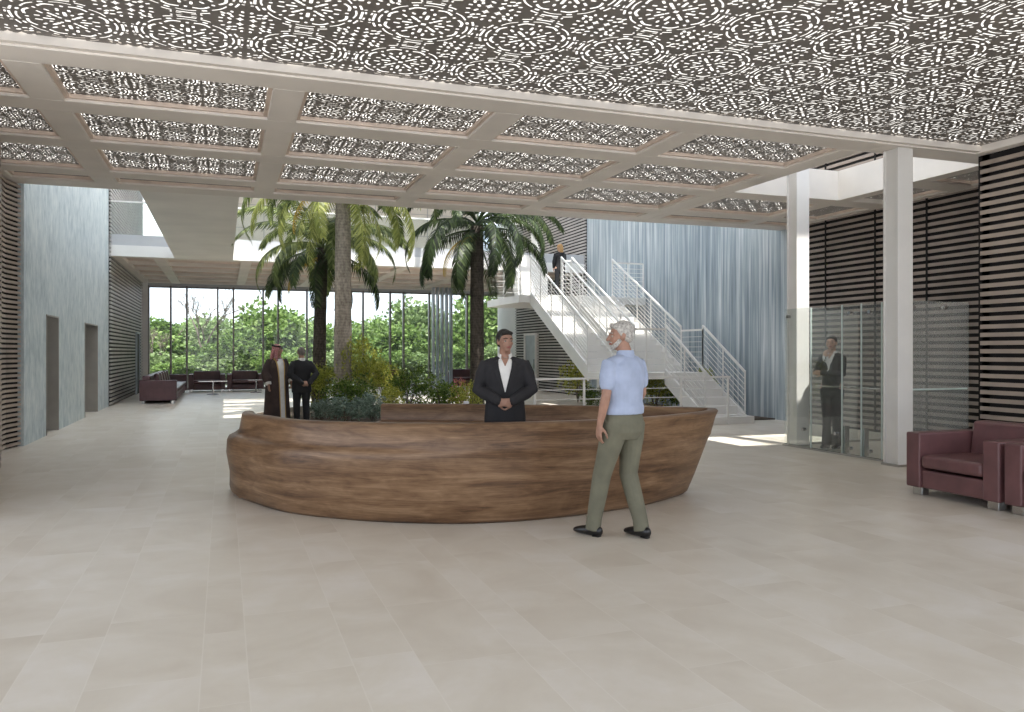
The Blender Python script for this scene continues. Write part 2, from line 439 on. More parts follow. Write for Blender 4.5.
# ---- coffered ceiling -------------------------------------------------
BX = [(-2.05, -1.70), (.50, .84), (3.06, 3.40), (5.60, 5.94), (8.20, 8.56)]
def grid_ceiling(name, xs, ys, x0, x1, y0, y1, depth=.34):
    """plaster beams: bands along y (xs) and along x (ys) between the outer limits"""
    mb = MB()
    for a, b in ys: mb.box(x0, x1, a, b, H0, H0 + depth)
    for a, b in xs:
        prev = y0
        for c, d in ys + [(y1, y1)]:
            if c > prev: mb.box(a, b, prev, c, H0, H0 + depth)
            prev = max(prev, d)
    return struct(mb.build(name, M['beam'], bevel=.008, seg=1))
YR = [(8.58, 9.02), (10.27, 10.74), (12.13, 12.58), (14.10, 14.52), (15.02, 15.55)]
grid_ceiling('ceiling_beams', [(-3.6, -3.25)] + BX, YR, -3.6, 8.56, 8.58, 15.55)
# the part beside and beyond the light well on the right
grid_ceiling('ceiling_beams_right', [(8.56, 8.75), (10.87, 11.15), (12.1, 12.3)], [(12.08, 12.58), (14.10, 14.52), (15.02, 15.55)], 8.56, 12.3, 12.08, 15.55)
grid_ceiling('ceiling_beams_side', [(10.87, 11.15), (12.1, 12.3)], [(8.68, 9.02), (10.27, 10.74)], 10.87, 12.3, 8.68, 12.08)
sbox('ceiling_front_beam', M['beam'], 8.56, 10.87, 8.58, 9.02, H0, H0 + .34)
sbox('ceiling_edge_beam', M['beam'], 10.19, 10.36, -2, 8.58, H0, H0 + .34)
sbox('trim_1', M['beam'], -6.2, 10.19, 8.50, 8.58, H0 + .02, H0 + .12)
# light well on the right: fascias of the floor above
mb = MB().box(10.87, 11.0, 9.02, 12.2, H0 + .34, 5.0).box(8.56, 10.87, 12.08, 12.2, H0 + .34, 5.0)
mb.box(10.862, 10.87, 9.02, 12.08, H0, 5.0).box(8.56, 10.87, 12.072, 12.08, H0, 5.0)
struct(mb.build('wall_light_well', M['soft_white']))
sbox('ceiling_light_well', M['white'], 8.3, 12.3, 8.7, 12.4, 8.2, 8.3)

# ---- perforated tile ---------------------------------------------------
def slots():
    L = []
    def slot(cx, cy, ang, ln, w, n=1):
        ln *= 1.04; w *= .98
        ux, uy = math.cos(ang), math.sin(ang); h = ln / 2; r = w / 2
        q = []
        for sx, sy in ((-h, -r * .5), (-h + r * .6, -r), (h - r * .6, -r), (h, -r * .5), (h, r * .5), (h - r * .6, r), (-h + r * .6, r), (-h, r * .5)):
            q.append((cx + ux * sx - uy * sy, cy + uy * sx + ux * sy))
        L.append(q)
    def arc(r, a, span, w, kink=.0):
        w *= .92
        q = []; k = 5
        for i in range(k + 1):
            t = a - span / 2 + span * i / k; rr = r + w / 2 + kink * (1 - abs(2 * i / k - 1)); q.append((rr * math.cos(t), rr * math.sin(t)))
        for i in range(k, -1, -1):
            t = a - span / 2 + span * i / k; rr = r - w / 2 + kink * (1 - abs(2 * i / k - 1)); q.append((rr * math.cos(t), rr * math.sin(t)))
        L.append(q)
    def pol(r, a): return r * math.cos(a), r * math.sin(a)
    def dot(r, a, ln=.036, w=.032, rot=0):
        x, y = pol(r, a); slot(x, y, a + rot, ln, w)
    L.append([pol(.034 if i % 2 else .022, i * PI / 4) for i in range(8)])
    for i in range(8):
        a = i * PI / 4
        if i % 2: dot(.078, a, .04, .03)
        dot(.148, a, .094, .032)
        dot(.150, a + PI / 8, .036, .028)
        arc(.330, a + PI / 8, .46, .030, .022)
        dot(.318, a, .034, .030)
        arc(.392, a, .44, .020, .008)
        dot(.395, a + PI / 8, .05, .030, PI / 2)
    for i in range(16):
        a = i * PI / 8 + PI / 16
        dot(.238, a, .062 if i % 2 else .048, .028, .25 if i % 2 else -.25)
    for i in range(4):
        a = i * PI / 2; d = a + PI / 4
        arc(.450, a, .36, .026, -.006)
        for t in (-1, 1):
            arc(.446, a + t * .36, .20, .024)
            for (uu, vv, ln, w_, an) in ((.345, .300, .050, .030, .9), (.455, .355, .050, .030, .5), (.395, .300, .050, .026, .3), (.462, .282, .040, .028, 1.4), (.400, .375, .040, .030, .2), (.300, .375, .04, .026, .3)):
                if t < 0: uu, vv, an = vv, uu, PI / 2 - an
                ca, sa = math.cos(a), math.sin(a)
                slot(uu * ca - vv * sa, uu * sa + vv * ca, a + an, ln, w_)
            dot(.478, a + t * .13, .05, .018, PI / 2)
            dot(.480, a + t * .26, .03, .020, 0)
            dot(.690, d, .0, .0, 0) if 0 else None
        x, y = pol(.628, d)
        L.append([(x + (.044 if k % 2 == 0 else .022) * math.cos(d + k * PI / 4 + PI / 4), y + (.044 if k % 2 == 0 else .022) * math.sin(d + k * PI / 4 + PI / 4)) for k in range(8)])
        dot(.500, d, .05, .034)
    return [q for q in L if all(abs(px) < .49 and abs(py) < .49 for px, py in q)]
SL = slots()
def inside(p, q):
    c = False; n = len(q); x, y = p
    for i in range(n):
        (x1, y1), (x2, y2) = q[i], q[i - 1]
        if (y1 > y) != (y2 > y) and x < (x2 - x1) * (y - y1) / (y2 - y1) + x1: c = not c
    return c
def tile_mesh():
    """sheet with the slots cut out, 12 mm thick"""
    from mathutils.geometry import delaunay_2d_cdt
    keep = []
    for q in SL:
        cx, cy = sum(p[0] for p in q) / len(q), sum(p[1] for p in q) / len(q)
        if any(inside(p, k) for k in keep for p in q + [(cx, cy)]) or any(inside(p, q) for k in keep for p in k): continue
        keep.append(q)
    V = [Vector(p) for p in ((-.5, -.5), (.5, -.5), (.5, .5), (-.5, .5))]; E = [(0, 1), (1, 2), (2, 3), (3, 0)]
    for q in keep:
        b = len(V); V += [Vector(p) for p in q]; E += [(b + i, b + (i + 1) % len(q)) for i in range(len(q))]
    vo, eo, fo, *_ = delaunay_2d_cdt(V, E, [], 1, 1e-6)
    F = []
    for f in fo:
        c = sum((vo[i] for i in f), Vector((0, 0))) / len(f)
        if not any(inside(c, q) for q in keep): F.append(list(f))
    n = len(vo); verts = [(v.x, v.y, 0) for v in vo] + [(v.x, v.y, .004) for v in vo]
    faces = [f[::-1] for f in F] + [[i + n for i in f] for f in F]
    cnt = {}
    for f in F:
        for i in range(len(f)): e = (f[i], f[(i + 1) % len(f)]); cnt[e] = 1
    for (i, j) in cnt:
        if (j, i) not in cnt and not (abs(abs(vo[i].x) - .5) < 1e-4 and abs(abs(vo[j].x) - .5) < 1e-4) and not (abs(abs(vo[i].y) - .5) < 1e-4 and abs(abs(vo[j].y) - .5) < 1e-4):
            faces.append([i, j, j + n, i + n])
    me = bpy.data.meshes.new('tile'); me.from_pydata(verts, [], faces); return me
TILE = tile_mesh()
def tiled(nx, ny, sx, sy):
    bm = bmesh.new(); bm.from_mesh(TILE); src = [v.co.copy() for v in bm.verts]; fc = [[v.index for v in f.verts] for f in bm.faces]; bm.free()
    V = []; F = []
    for i in range(nx):
        for j in range(ny):
            b = len(V); ox = (i - (nx - 1) / 2) * sx; oy = (j - (ny - 1) / 2) * sy
            V += [(c.x * sx + ox, c.y * sy + oy, c.z) for c in src]; F += [[b + k for k in f] for f in fc]
    me = bpy.data.meshes.new('perforated'); me.from_pydata(V, [], F); return me
# large near field: 16 x 10 tiles of one metre
big = link('perforated_ceiling', tiled(16, 10, 1, 1), M['sheet'], loc=(2.19, 3.55, H0 + .10))
tag(big, 'large dark perforated ceiling sheet with rosette pattern in front of the coffers', 'perforated ceiling')
sbox('ceiling_lit_diffuser', M['lightbox'], -6.2, 10.19, -1.5, 8.58, H0 + .16, H0 + .18)
PM = tiled(3, 2, .753, .66)     # 2.26 x 1.32 panel
cols = [(-3.25, -2.05), (-1.70, .50), (.84, 3.06), (3.40, 5.60), (5.94, 8.20), (8.75, 10.87), (11.15, 12.1)]
rows = [(9.02, 10.27), (10.74, 12.13), (12.58, 14.10), (14.52, 15.02)]
rown = ['front row', 'second row from front', 'third row from front', 'narrow atrium edge row']
coln = ['short panel against the left louvred wall', 'panel left of the hall centre', 'panel over the left of the desk', 'panel over the right of the desk', 'panel left of the white columns', 'panel beyond the light well', 'panel against the right louvred wall']
panels = 0
for j, (y0, y1) in enumerate(rows):
    for i, (x0, x1) in enumerate(cols):
        if i == 5 and j < 2: continue
        cx, cy = (x0 + x1) / 2, (y0 + y1) / 2; w, h = x1 - x0, y1 - y0
        t = empty('coffer_panel', (cx, cy, H0), 0, 'perforated ceiling %s, %s' % (coln[i], rown[j]), 'ceiling panel', 'perforated ceiling panels in the coffers')
        p = link('perforated_sheet', PM, None, t, (0, 0, .085)); p.scale = (w / 2.26, h / 1.32, 1)
        if len(PM.materials) == 0: PM.materials.append(M['sheet'])
        fr = MB(); g = .045
        fr.box(-w / 2, -w / 2 + g, -h / 2, h / 2, .035, .08).box(w / 2 - g, w / 2, -h / 2, h / 2, .035, .08)
        fr.box(-w / 2 + g, w / 2 - g, -h / 2, -h / 2 + g, .035, .08).box(-w / 2 + g, w / 2 - g, h / 2 - g, h / 2, .035, .08)
        fr.build('frame', M['reveal'], t)
        MB().box(-w / 2, w / 2, -h / 2, h / 2, .105, .115).build('diffuser', M['lightbox2'], t)

# ---- far coffered soffit below the upper floor ---------------------------
YF = [(26.4, 26.8), (28.45, 28.75), (30.3, 30.6), (32.15, 32.45), (34.0, 34.3), (35.75, 36.2)]
FXs = [(XL, -2.9)] + BX + [(10.7, 11.0), (12.0, 12.3)]
grid_ceiling('ceiling_beams_far', FXs, YF, XL, XR, 26.4, YB)
sbox('ceiling_far_infill', M['reveal'], XL, XR, 26.8, YB, H0 + .10, H0 + .16)
# upper floor edge, band and balustrade
sbox('trim_2', M['white'], XL, XR, 26.3, 26.4, H0, 4.78)
sbox('trim_3', M['grey_band'], XL, XR, 26.34, 26.46, 4.78, 5.10)
sbox('floor_upper', M['soft_white'], XL, XR, 26.4, YB, H0 + .34, 5.0)
bal = empty('upper_balustrade', (0, 26.3, 5.1), 0, 'glass balustrade with white handrail along the upper floor edge', 'balustrade')
for a, b in ((XL, -1.41), (.26, 9.9)):
    MB().box(a + .02, b - .02, 0.03, .045, 0, .96).build('glass_panel', M['rail_glass'], bal)
    MB().box(a, b, 0, .07, .96, 1.0).build('handrail', M['white'], bal)
# bridge
sbox('ceiling_bridge', M['soft_white'], -1.41, .26, 15.5, 26.4, H0 + .002, H0 + .30)
sbox('wall_upper_back', M['soft_white'], -.6, 11.2, YB - .2, YB + .1, 5.0, 9.0)
mb = MB()
for z in (5.9, 6.9, 7.9): mb.box(-.6, 11.2, YB - .215, YB - .2, z, z + .02)
for x in (1.6, 4.0, 6.4, 8.8): mb.box(x, x + .03, YB - .215, YB - .2, 5.0, 9)
struct(mb.build('trim_4', M['grey_band']))
# roof over hall and atrium, leaving the skylight open
mb = MB()
mb.box(-6.2, 10.4, -2, 8.58, 5.2, 5.3)
mb.box(-3.6, 12.6, 8.58, 15.6, 9.0, 9.15).box(-3.6, 12.6, 28.6, 36.5, 9.0, 9.15)  # unseen far slab put over the upper floor to darken its back wall
struct(mb.build('ceiling_roof', M['white']))
sbox('floor_hall_upper', M['soft_white'], -3.6, 8.3, 8.6, 15.5, H0 + .4, 5.0)
sk = empty('skylight', (0, 0, 9.0), 0, None, None, kind='structure')
mb = MB()
for i in range(8): y = 15.6 + i * 1.54; mb.box(-3.6, 12.6, y, y + .22, 0, .3)
for x in (-3.6, -.3, 3.0, 6.3, 9.6, 12.4): mb.box(x, x + .2, 15.6, 26.4, .3, .5)
struct(mb.build('beam', M['white'], sk))
struct(MB().box(-3.6, -.7, 15.6, 28.6, .52, .54).build('added_sun_screen', M['sun_screen'], sk)); struct(MB().box(10.2, 12.6, 17.5, 28.6, .52, .54).build('added_sun_screen', M['sun_screen'], sk))  # unseen panes added to keep direct sun off left floor and right wall

# ---- window wall ---------------------------------------------------------
MX = [-2.93, -2.086, -1.465, -.25, .38, 1.59, 2.21, 3.43, 4.05, 5.26, 5.89, 7.12, 7.74, 8.95, 9.57, 10.76, 11.4, 12.28]
sbox('trim_5', M['white'], XL, -2.95, YB - .15, YB + .1, 0, H0 + .1)
for i in range(len(MX) - 1):
    a, b = MX[i], MX[i + 1]
    t = empty('window_%d' % (i + 1), (a, YB, 0), 0, kind='structure')
    f = MB(); f.box(-.035, .035, -.12, .12, 0, 4.35).box(.035, b - a - .035, -.05, .05, 0, .10).box(.035, b - a - .035, -.05, .05, 4.27, 4.35)
    struct(f.build('frame', M['mull'], t)); struct(MB().box(.035, b - a - .035, -.006, .006, .1, 4.27).build('pane', M['win'], t))
struct(MB().box(XL, XR, YB - .1, YB + .1, 4.33, H0 + .02).build('trim_6', M['grey_band']))
UW = [XL + .02, -2.2, -1.4, -.6]
for i in range(3):
    a, b = UW[i], UW[i + 1]; t = empty('window_%d' % (i + 30), (a, YB, 5.0), 0, kind='structure')
    struct(MB().box(-.03, .03, -.08, .08, 0, 4).box(.03, b - a - .03, -.04, .04, 3.9, 4).build('frame', M['white'], t)); struct(MB().box(.03, b - a - .03, -.005, .005, 0, 3.9).build('pane', M['win'], t))
for i in range(5):
    x = 8.62 + i * .20
    o = MB().box(x, x + .07, 34.1, 34.45, 0, H0 - .01).build('shading_fin', M['fin'])
    tag(o, ['leftmost', 'second', 'middle', 'fourth', 'rightmost'][i] + ' of the five grey vertical fins in front of the garden windows', 'fin', 'vertical fins by the garden windows')

# thin door in the far left louvres, door in the far right louvres
t = empty('door_3', (XL, 33.2, 0), 0, kind='structure')
struct(MB().box(.06, .12, -.05, 0, 0, 2.35).box(.06, .12, 1.1, 1.15, 0, 2.35).box(.06, .12, -.05, 1.15, 2.3, 2.35).build('frame', M['fin'], t))
struct(MB().box(.06, .09, 0, 1.1, 0, 2.3).build('panel', M['gap'], t))
t = empty('door_4', (XR, 31.0, 0), 0, kind='structure')
struct(MB().box(-.14, 0, -.1, 0, 0, 2.4).box(-.14, 0, 1.2, 1.3, 0, 2.4).box(-.14, 0, 0, 1.2, 2.3, 2.4).build('frame', M['white'], t))
struct(MB().box(-.09, -.02, 0, 1.2, 0, 2.3).build('panel', M['fin'], t))
MB().box(-.13, -.09, .12, .16, .9, 1.3).build('handle', M['chrome'], t)

# ================================================================== COLUMNS
def column(x, y, w, label, zt=H0):
    t = empty('steel_column', (x, y, 0), 0, label, 'column', 'white steel columns by the glass lobby')
    m = MB(); h = w / 2; m.box(-h, h, -h, -h + .03, 0, zt).box(-h, h, h - .03, h, 0, zt).box(-h * .82, h * .82, -h + .03, h - .03, 0, zt)
    m.build('shaft', M['steel_white'], t, bevel=.006)
    MB().box(-h - .02, h + .02, -h - .02, h + .02, 0, .03).build('base_plate', M['chrome'], t)
column(8.95, 8.78, .27, 'thick white steel column at the near corner of the glass lobby')
column(9.22, 11.2, .26, 'white steel column behind the far left end of the glass lobby', 8.2)

# ================================================================== GLASS LOBBY
g = empty('glass_lobby', (9.05, 8.95, 0), 0, 'clear glass entrance lobby with bolted panes beside the white columns', 'glass enclosure')
ys = [.22, .62, 1.02, 1.72, 2.38]
for i in range(4):
    p = MB().box(-.008, .008, ys[i] + .01, ys[i + 1] - .01, .03, 2.33).build('glass_pane', M['glass'], g)
    MB().box(-.012, .012, ys[i] - .0, ys[i] + .01, .03, 2.33).build('pane_edge', M['edge'], p)
for k, (x, y, z) in enumerate([(0, .45, .12), (0, .45, 2.2), (0, .85, .12), (0, .85, 2.2), (0, 1.9, .32), (0, 1.15, .32), (0, 2.28, 2.2)]):
    MB().tube([(x - .03, y, z), (x + .03, y, z)], [.028, .028], 14).build('bolt', M['chrome'], g)
for a, b in ((0.12, 1.6), (1.65, 3.1)):
    MB().box(a, b - .02, 2.375, 2.39, .03, 2.33).build('glass_pane', M['glass'], g)
for a, b in ((.16, .70), (.72, 1.37)):
    MB().box(a, b, -.055, -.04, .03, 2.34).build('glass_pane', M['glass_m'], g)
for x in (.3, .9): MB().tube([(x, -.08, 2.25), (x, -.02, 2.25)], [.03, .03], 14).build('bolt', M['chrome'], g)
MB().tube([(.07, .30, 1.05), (.07, 1.66, 1.05)], [.014, .014], 10).build('push_rail', M['chrome'], g)
MB().tube([(.2, -.1, 1.06), (1.28, -.1, 1.06)], [.014, .014], 10).build('push_rail', M['edge'], g)
MB().box(-.03, .03, .2, 2.4, 0, .03).build('floor_rail', M['chrome'], g)
MB().box(.03, 3.2, 2.35, 2.41, 0, .03).build('floor_rail', M['chrome'], g)
for y in (.62, 1.02):
    MB().box(.02, .10, y - .04, y + .04, .03, .45).build('pivot_shoe', M['chrome'], g)

# ================================================================== STAIRCASE
ZL, ZP = 3.27, 1.10; YL, YP = 21.9, 18.0
st = empty('staircase', (8.45, YP, 0), 0, 'white steel staircase with open balustrades climbing along the streaked blue wall', 'staircase')
S = M['steel_white']
def loc(x, y, z): return (x - 8.45, y - YP, z)
def lbox(mb, x0, x1, y0, y1, z0, z1): return mb.box(x0 - 8.45, x1 - 8.45, y0 - YP, y1 - YP, z0, z1)
def flight(x0, x1, ya, za, yb, zb, n, strg=True):
    """steps from (ya, za) low to (yb, zb) high"""
    dy, dz = (yb - ya) / n, (zb - za) / n
    for i in range(n):
        m = MB(); y = ya + i * dy; z = za + (i + 1) * dz; s = 1 if dy > 0 else -1
        lbox(m, x0, x1, min(y, y + dy * 1.06), max(y, y + dy * 1.06), z - .04, z)
        lbox(m, x0, x1, min(y, y + s * .025), max(y, y + s * .025), z - dz + .004, z - .04)
        m.build('tread', S, st)
    if strg:
        for x in (x0 - .05, x1):
            m = MB()
            m.prism([(ya - YP - .02, za - .22), (ya - YP - .02, za + .16), (yb - YP, zb + .10), (yb - YP, zb - .28)], x - 8.45, x + .05 - 8.45)
            m.build('stringer', S, st, bevel=.004, seg=1)
flight(8.50, 9.42, YP, ZP, YL, ZL, 13)
flight(9.80, 11.1, YP, ZP, YL, ZL, 13)
m = MB(); lbox(m, 8.45, 11.15, YP - 1.0, YP, ZP - .16, ZP); m.build('platform', S, st, bevel=.005, seg=1)
m = MB(); lbox(m, 8.1, 12.28, YL, 24.9, ZL - .22, ZL); m.build('landing', S, st, bevel=.005, seg=1)
flight(10.1, 11.1, YP - 2.75, .0, YP - 1.0, ZP, 6)
m = MB(); lbox(m, 10.02, 11.2, YP - 2.95, YP - 2.5, 0, .16); m.build('base_block', S, st)
flight(9.25, 10.2, 24.9, ZL, 26.4, 5.0, 8)
for x in (9.20, 10.23):
    m = MB(); m.prism([(24.9 - YP, ZL), (24.9 - YP, ZL + 1.0), (26.4 - YP, 6.0), (26.4 - YP, 5.0)], x - 8.45 - .01, x - 8.45 + .01); m.build('parapet', S, st)
def railing(x0, x1, ya, za, yb, zb, nposts, nr=7, hgt=1.05):
    p0 = Vector(loc(x0, ya, za)); p1 = Vector(loc(x1, yb, zb))
    for i in range(nposts):
        p = p0.lerp(p1, i / (nposts - 1)); MB().bar(p - Vector((0, 0, .1)), p + Vector((0, 0, hgt)), .035, .02).build('post', S, st)
    MB().bar(p0 + Vector((0, 0, hgt)), p1 + Vector((0, 0, hgt)), .045).build('handrail', S, st)
    m = MB()
    for k in range(nr):
        h = .12 + k * (hgt - .16) / nr; m.bar(p0 + Vector((0, 0, h)), p1 + Vector((0, 0, h)), .012)
    m.build('balustrade_wire', S, st)
railing(8.47, 8.47, YP, ZP + .1, YL, ZL + .1, 6, 9)
railing(9.44, 9.44, YP, ZP + .1, YL, ZL + .1, 4, 7)
railing(9.78, 9.78, YP, ZP + .1, YL, ZL + .1, 6, 8)
railing(11.13, 11.13, YP, ZP + .1, YL, ZL + .1, 6, 8)
railing(8.5, 10.1, YP - .98, ZP, YP - .98, ZP, 4, 5)
railing(11.13, 11.13, YP - 1.0, ZP, YP - .02, ZP, 2, 7)
railing(11.13, 11.13, YP - 2.7, .1, YP - 1.0, ZP + .1, 3, 7)
railing(10.08, 10.08, YP - 2.7, .1, YP - 1.0, ZP + .1, 3, 7)
railing(9.5, 9.76, YL + .02, ZL, YL + .02, ZL, 2, 7)
railing(11.15, 12.2, YL + .02, ZL, YL + .02, ZL, 3, 7)
railing(8.15, 8.15, YL + .02, ZL, 24.85, ZL, 3, 5)
railing(8.15, 9.15, 24.85, ZL, 24.85, ZL, 3, 5)
for x, y in ((11.9, 24.3),):
    m = MB(); lbox(m, x - .08, x + .08, y - .08, y + .08, 0, ZL - .22); m.build('post', S, st)
# low rail across the foot of the planting
rl = empty('guard_rail', (5.9, 15.05, 0), 0, 'low white guard rail with thin bars between the reception desk and staircase', 'guard rail')
for x in (0, 1.1, 2.2, 3.4, 4.6): MB().box(x - .02, x + .02, -.02, .02, 0, 1.05).build('post', S, rl)
MB().box(-.05, 4.65, -.025, .025, 1.03, 1.07).build('handrail', S, rl)
for k in range(4): MB().box(0, 4.6, -.007, .007, .22 + k * .2, .234 + k * .2).build('bar', S, rl)

# ================================================================== RECEPTION DESK
def catmull(P, n):
    out = []
    for i in range(len(P) - 1):
        p0, p1, p2, p3 = P[max(i - 1, 0)], P[i], P[i + 1], P[min(i + 2, len(P) - 1)]
        for k in range(n):
            t = k / n
            out.append(tuple(.5 * (2 * p1[j] + (p2[j] - p0[j]) * t + (2 * p0[j] - 5 * p1[j] + 4 * p2[j] - p3[j]) * t * t + (3 * p1[j] - p0[j] - 3 * p2[j] + p3[j]) * t ** 3) for j in range(len(p1))))
    out.append(tuple(P[-1])); return out
# plan of the foot (bx, by), plan of the rim (tx, ty), rim height, ledge bulge
DK = [(.06, 9.95, .20, 9.60, .93, .12), (.10, 9.35, .20, 9.2, .93, .12), (.24, 8.93, .36, 8.78, .93, .12), (.58, 8.19, .64, 8.12, .93, .10), (1.22, 7.56, 1.2, 7.5, .94, .07), (1.87, 7.19, 1.85, 7.09, .945, .03),
      (2.36, 7.06, 2.38, 6.93, .95, .0), (2.83, 7.05, 2.95, 6.88, .95, 0), (3.5, 7.15, 3.7, 6.93, .95, 0), (4.13, 7.34, 4.4, 7.13, .955, 0), (4.67, 7.64, 4.98, 7.42, .96, 0),
      (4.93, 7.84, 5.24, 7.70, .965, 0), (4.90, 8.05, 5.16, 7.93, .965, 0), (4.45, 8.4, 4.75, 8.45, .955, 0), (3.7, 8.95, 3.85, 9.1, .95, 0), (2.8, 9.5, 2.9, 9.65, .95, 0), (1.85, 9.98, 1.9, 10.08, .95, 0)]
def desk():
    D = catmull(DK, 7); n = len(D); T = .13
    rows_ = []
    for i, (bx, by, tx, ty, z, bl) in enumerate(D):
        a = D[max(i - 1, 0)]; b = D[min(i + 1, n - 1)]
        dx, dy = b[0] - a[0] + b[2] - a[2], b[1] - a[1] + b[3] - a[3]; L_ = math.hypot(dx, dy); nx, ny = -dy / L_, dx / L_     # inward normal
        def P_(f, z_, off): return (bx + (tx - bx) * f - nx * -off * 1, by + (ty - by) * f - ny * -off * 1, z_)
        bot = .0; bb = max(0, 1 - i / 60)
        prof = [P_(0, bot, .05), P_(0, .04, .0), P_(.22, .22, -.03 * bb), P_(.47, .45, -.03 * bb - bl * .6), P_(.63, .60, -.015 * bb - bl * .85), P_(.69, .655, -.008 * bb - bl * .78), P_(.735, .685, -.008 - bl * .35), P_(.76, .72, -.004), P_(.9, z - .08, 0), P_(.985, z - .02, 0),
                P_(1, z, .025), P_(1, z, T - .025), P_(1, z - .02, T), P_(.85, z - .15, T), P_(.3, .2, T + .02), P_(.1, bot, T + .02)]
        rows_.append(prof)
    m = MB(); k = len(rows_[0])
    for r in rows_: m.v += r
    for i in range(n - 1):
        for j in range(k):
            j2 = (j + 1) % k; m.face(i * k + j, i * k + j2, (i + 1) * k + j2, (i + 1) * k + j)
    m.face(*range(k)); m.face(*[(n - 1) * k + j for j in range(k)][::-1])
    t = empty('reception_desk', (0, 0, 0), 0, 'large boat-shaped carved wooden reception desk standing on the stone floor', 'reception desk')
    o = m.build('desk_shell', M['wood'], t, smooth=True)
    md = o.modifiers.new('e', 'EDGE_SPLIT'); md.split_angle = R(50)
    # inner worktop following the shell, lower than the rim
    w = MB(); q = []
    for i, (bx, by, tx, ty, z, bl) in enumerate(D):
        if i < 6: continue
        a = D[max(i - 1, 0)]; b = D[min(i + 1, n - 1)]; dx, dy = b[2] - a[2], b[3] - a[3]; L_ = math.hypot(dx, dy); nx, ny = -dy / L_, dx / L_
        mx, my = bx + (tx - bx) * .75, by + (ty - by) * .75
        wd = .48 if i < 74 or i > 98 else .25
        q.append(((mx + nx * (T - .03), my + ny * (T - .03)), (mx + nx * (T + wd), my + ny * (T + wd))))
    for (a, b) in q: w.v += [(a[0], a[1], .72), (b[0], b[1], .72), (b[0], b[1], .755), (a[0], a[1], .755)]
    for i in range(len(q) - 1):
        for j in range(4):
            j2 = (j + 1) % 4; w.face(i * 4 + j, i * 4 + j2, i * 4 + 4 + j2, i * 4 + 4 + j)
    w.face(0, 1, 2, 3); e = (len(q) - 1) * 4; w.face(e + 3, e + 2, e + 1, e)
    w.build('worktop', M['wood_in'], t)
desk()
tag(MB().box(-.03, .03, -.02, .02, 0, .035).build('desk_card', M['cotton'], loc=(2.85, 9.615, .95), bevel=.006), 'tiny white block on the back rim of the wooden desk', 'card holder')

# ================================================================== ARMCHAIRS (near right)
def armchair(name, loc_, rz, w, d, mat, label, cat, group, nseat=1, seat_h=.46, arm_h=.70, back_h=.82, aw=.19, flap=None):
    """faces local -X; w along Y, d along X; origin at the middle of the front edge on the floor"""
    t = empty(name, loc_, rz, label, cat, group)
    b = .02
    MB().box(.03, d - .03, -w / 2 + aw, w / 2 - aw, .09, .29).build('base', mat, t, bevel=b)
    for s in (-1, 1):
        y0, y1 = sorted((s * w / 2, s * (w / 2 - aw))); MB().box(0, d - .04, y0, y1, .09, arm_h).build('armrest', mat, t, bevel=b, seg=3)
    sw = (w - 2 * aw) / nseat
    for i in range(nseat):
        y0 = -w / 2 + aw + i * sw
        MB().box(.0, d - .24, y0 + .006, y0 + sw - .006, .315, seat_h).build('seat_cushion', mat, t, bevel=.045, seg=4, smooth=False)
        m = MB(); m.prism([(d - .34, seat_h - .06), (d - .28, back_h), (d - .06, back_h), (d - .06, seat_h - .06)], y0 + .006, y0 + sw - .006, 'y'); m.build('back_cushion', mat, t, bevel=.04, seg=4)
    MB().box(d - .06, d, -w / 2, w / 2, .09, arm_h + .02).build('back_panel', mat, t, bevel=.015)
    for sx in (.06, d - .16):
        for sy in (-w / 2 + .05, w / 2 - .17): MB().box(sx, sx + .10, sy, sy + .13, 0, .09).build('foot', M['chrome'], t, bevel=.004, seg=1)
    return t
armchair('armchair', (7.27, 6.44, 0), 0, 1.16, 1.06, M['leather'], 'burgundy leather armchair fully in view beside the white column', 'armchair', 'burgundy armchairs along the right louvred wall')
armchair('armchair', (7.27, 5.23, 0), 0, 1.16, 1.06, M['leather'], 'burgundy leather armchair cut off by the right edge of the photo', 'armchair', 'burgundy armchairs along the right louvred wall')

# far lounge
# long sofa against left, faces +X
lg = armchair('sofa', (-1.39, 30.6, 0), PI, 7.2, 1.06, M['leather_d'], 'long plum leather sofa with many cushions against the far left louvres', 'sofa', None, nseat=6, aw=.25, back_h=.86, arm_h=.72)
tg = ['far left', 'second from left', 'partly hidden behind the palm shrubs', 'behind the pink flowers']
for i, (px, y) in enumerate(((207, 35.0), (245, 35.0), (388, 35.0), (462, 35.0))):
    t_ = (px - 512) / 800; x = y * (FX + FY * t_) / (FY - FX * t_)
    armchair('lounge_armchair', (x, y - .5, 0), PI / 2, 1.4, .95, M['leather_d'],
             ['plum leather armchair by the garden windows, nearest the long sofa', 'plum leather armchair by the garden windows, left of the robed man', 'plum leather armchair by the garden windows behind the tall middle shrub', 'plum leather armchair by the garden windows behind the flowering plant'][i],
             'armchair', 'plum armchairs along the garden windows', back_h=.82)
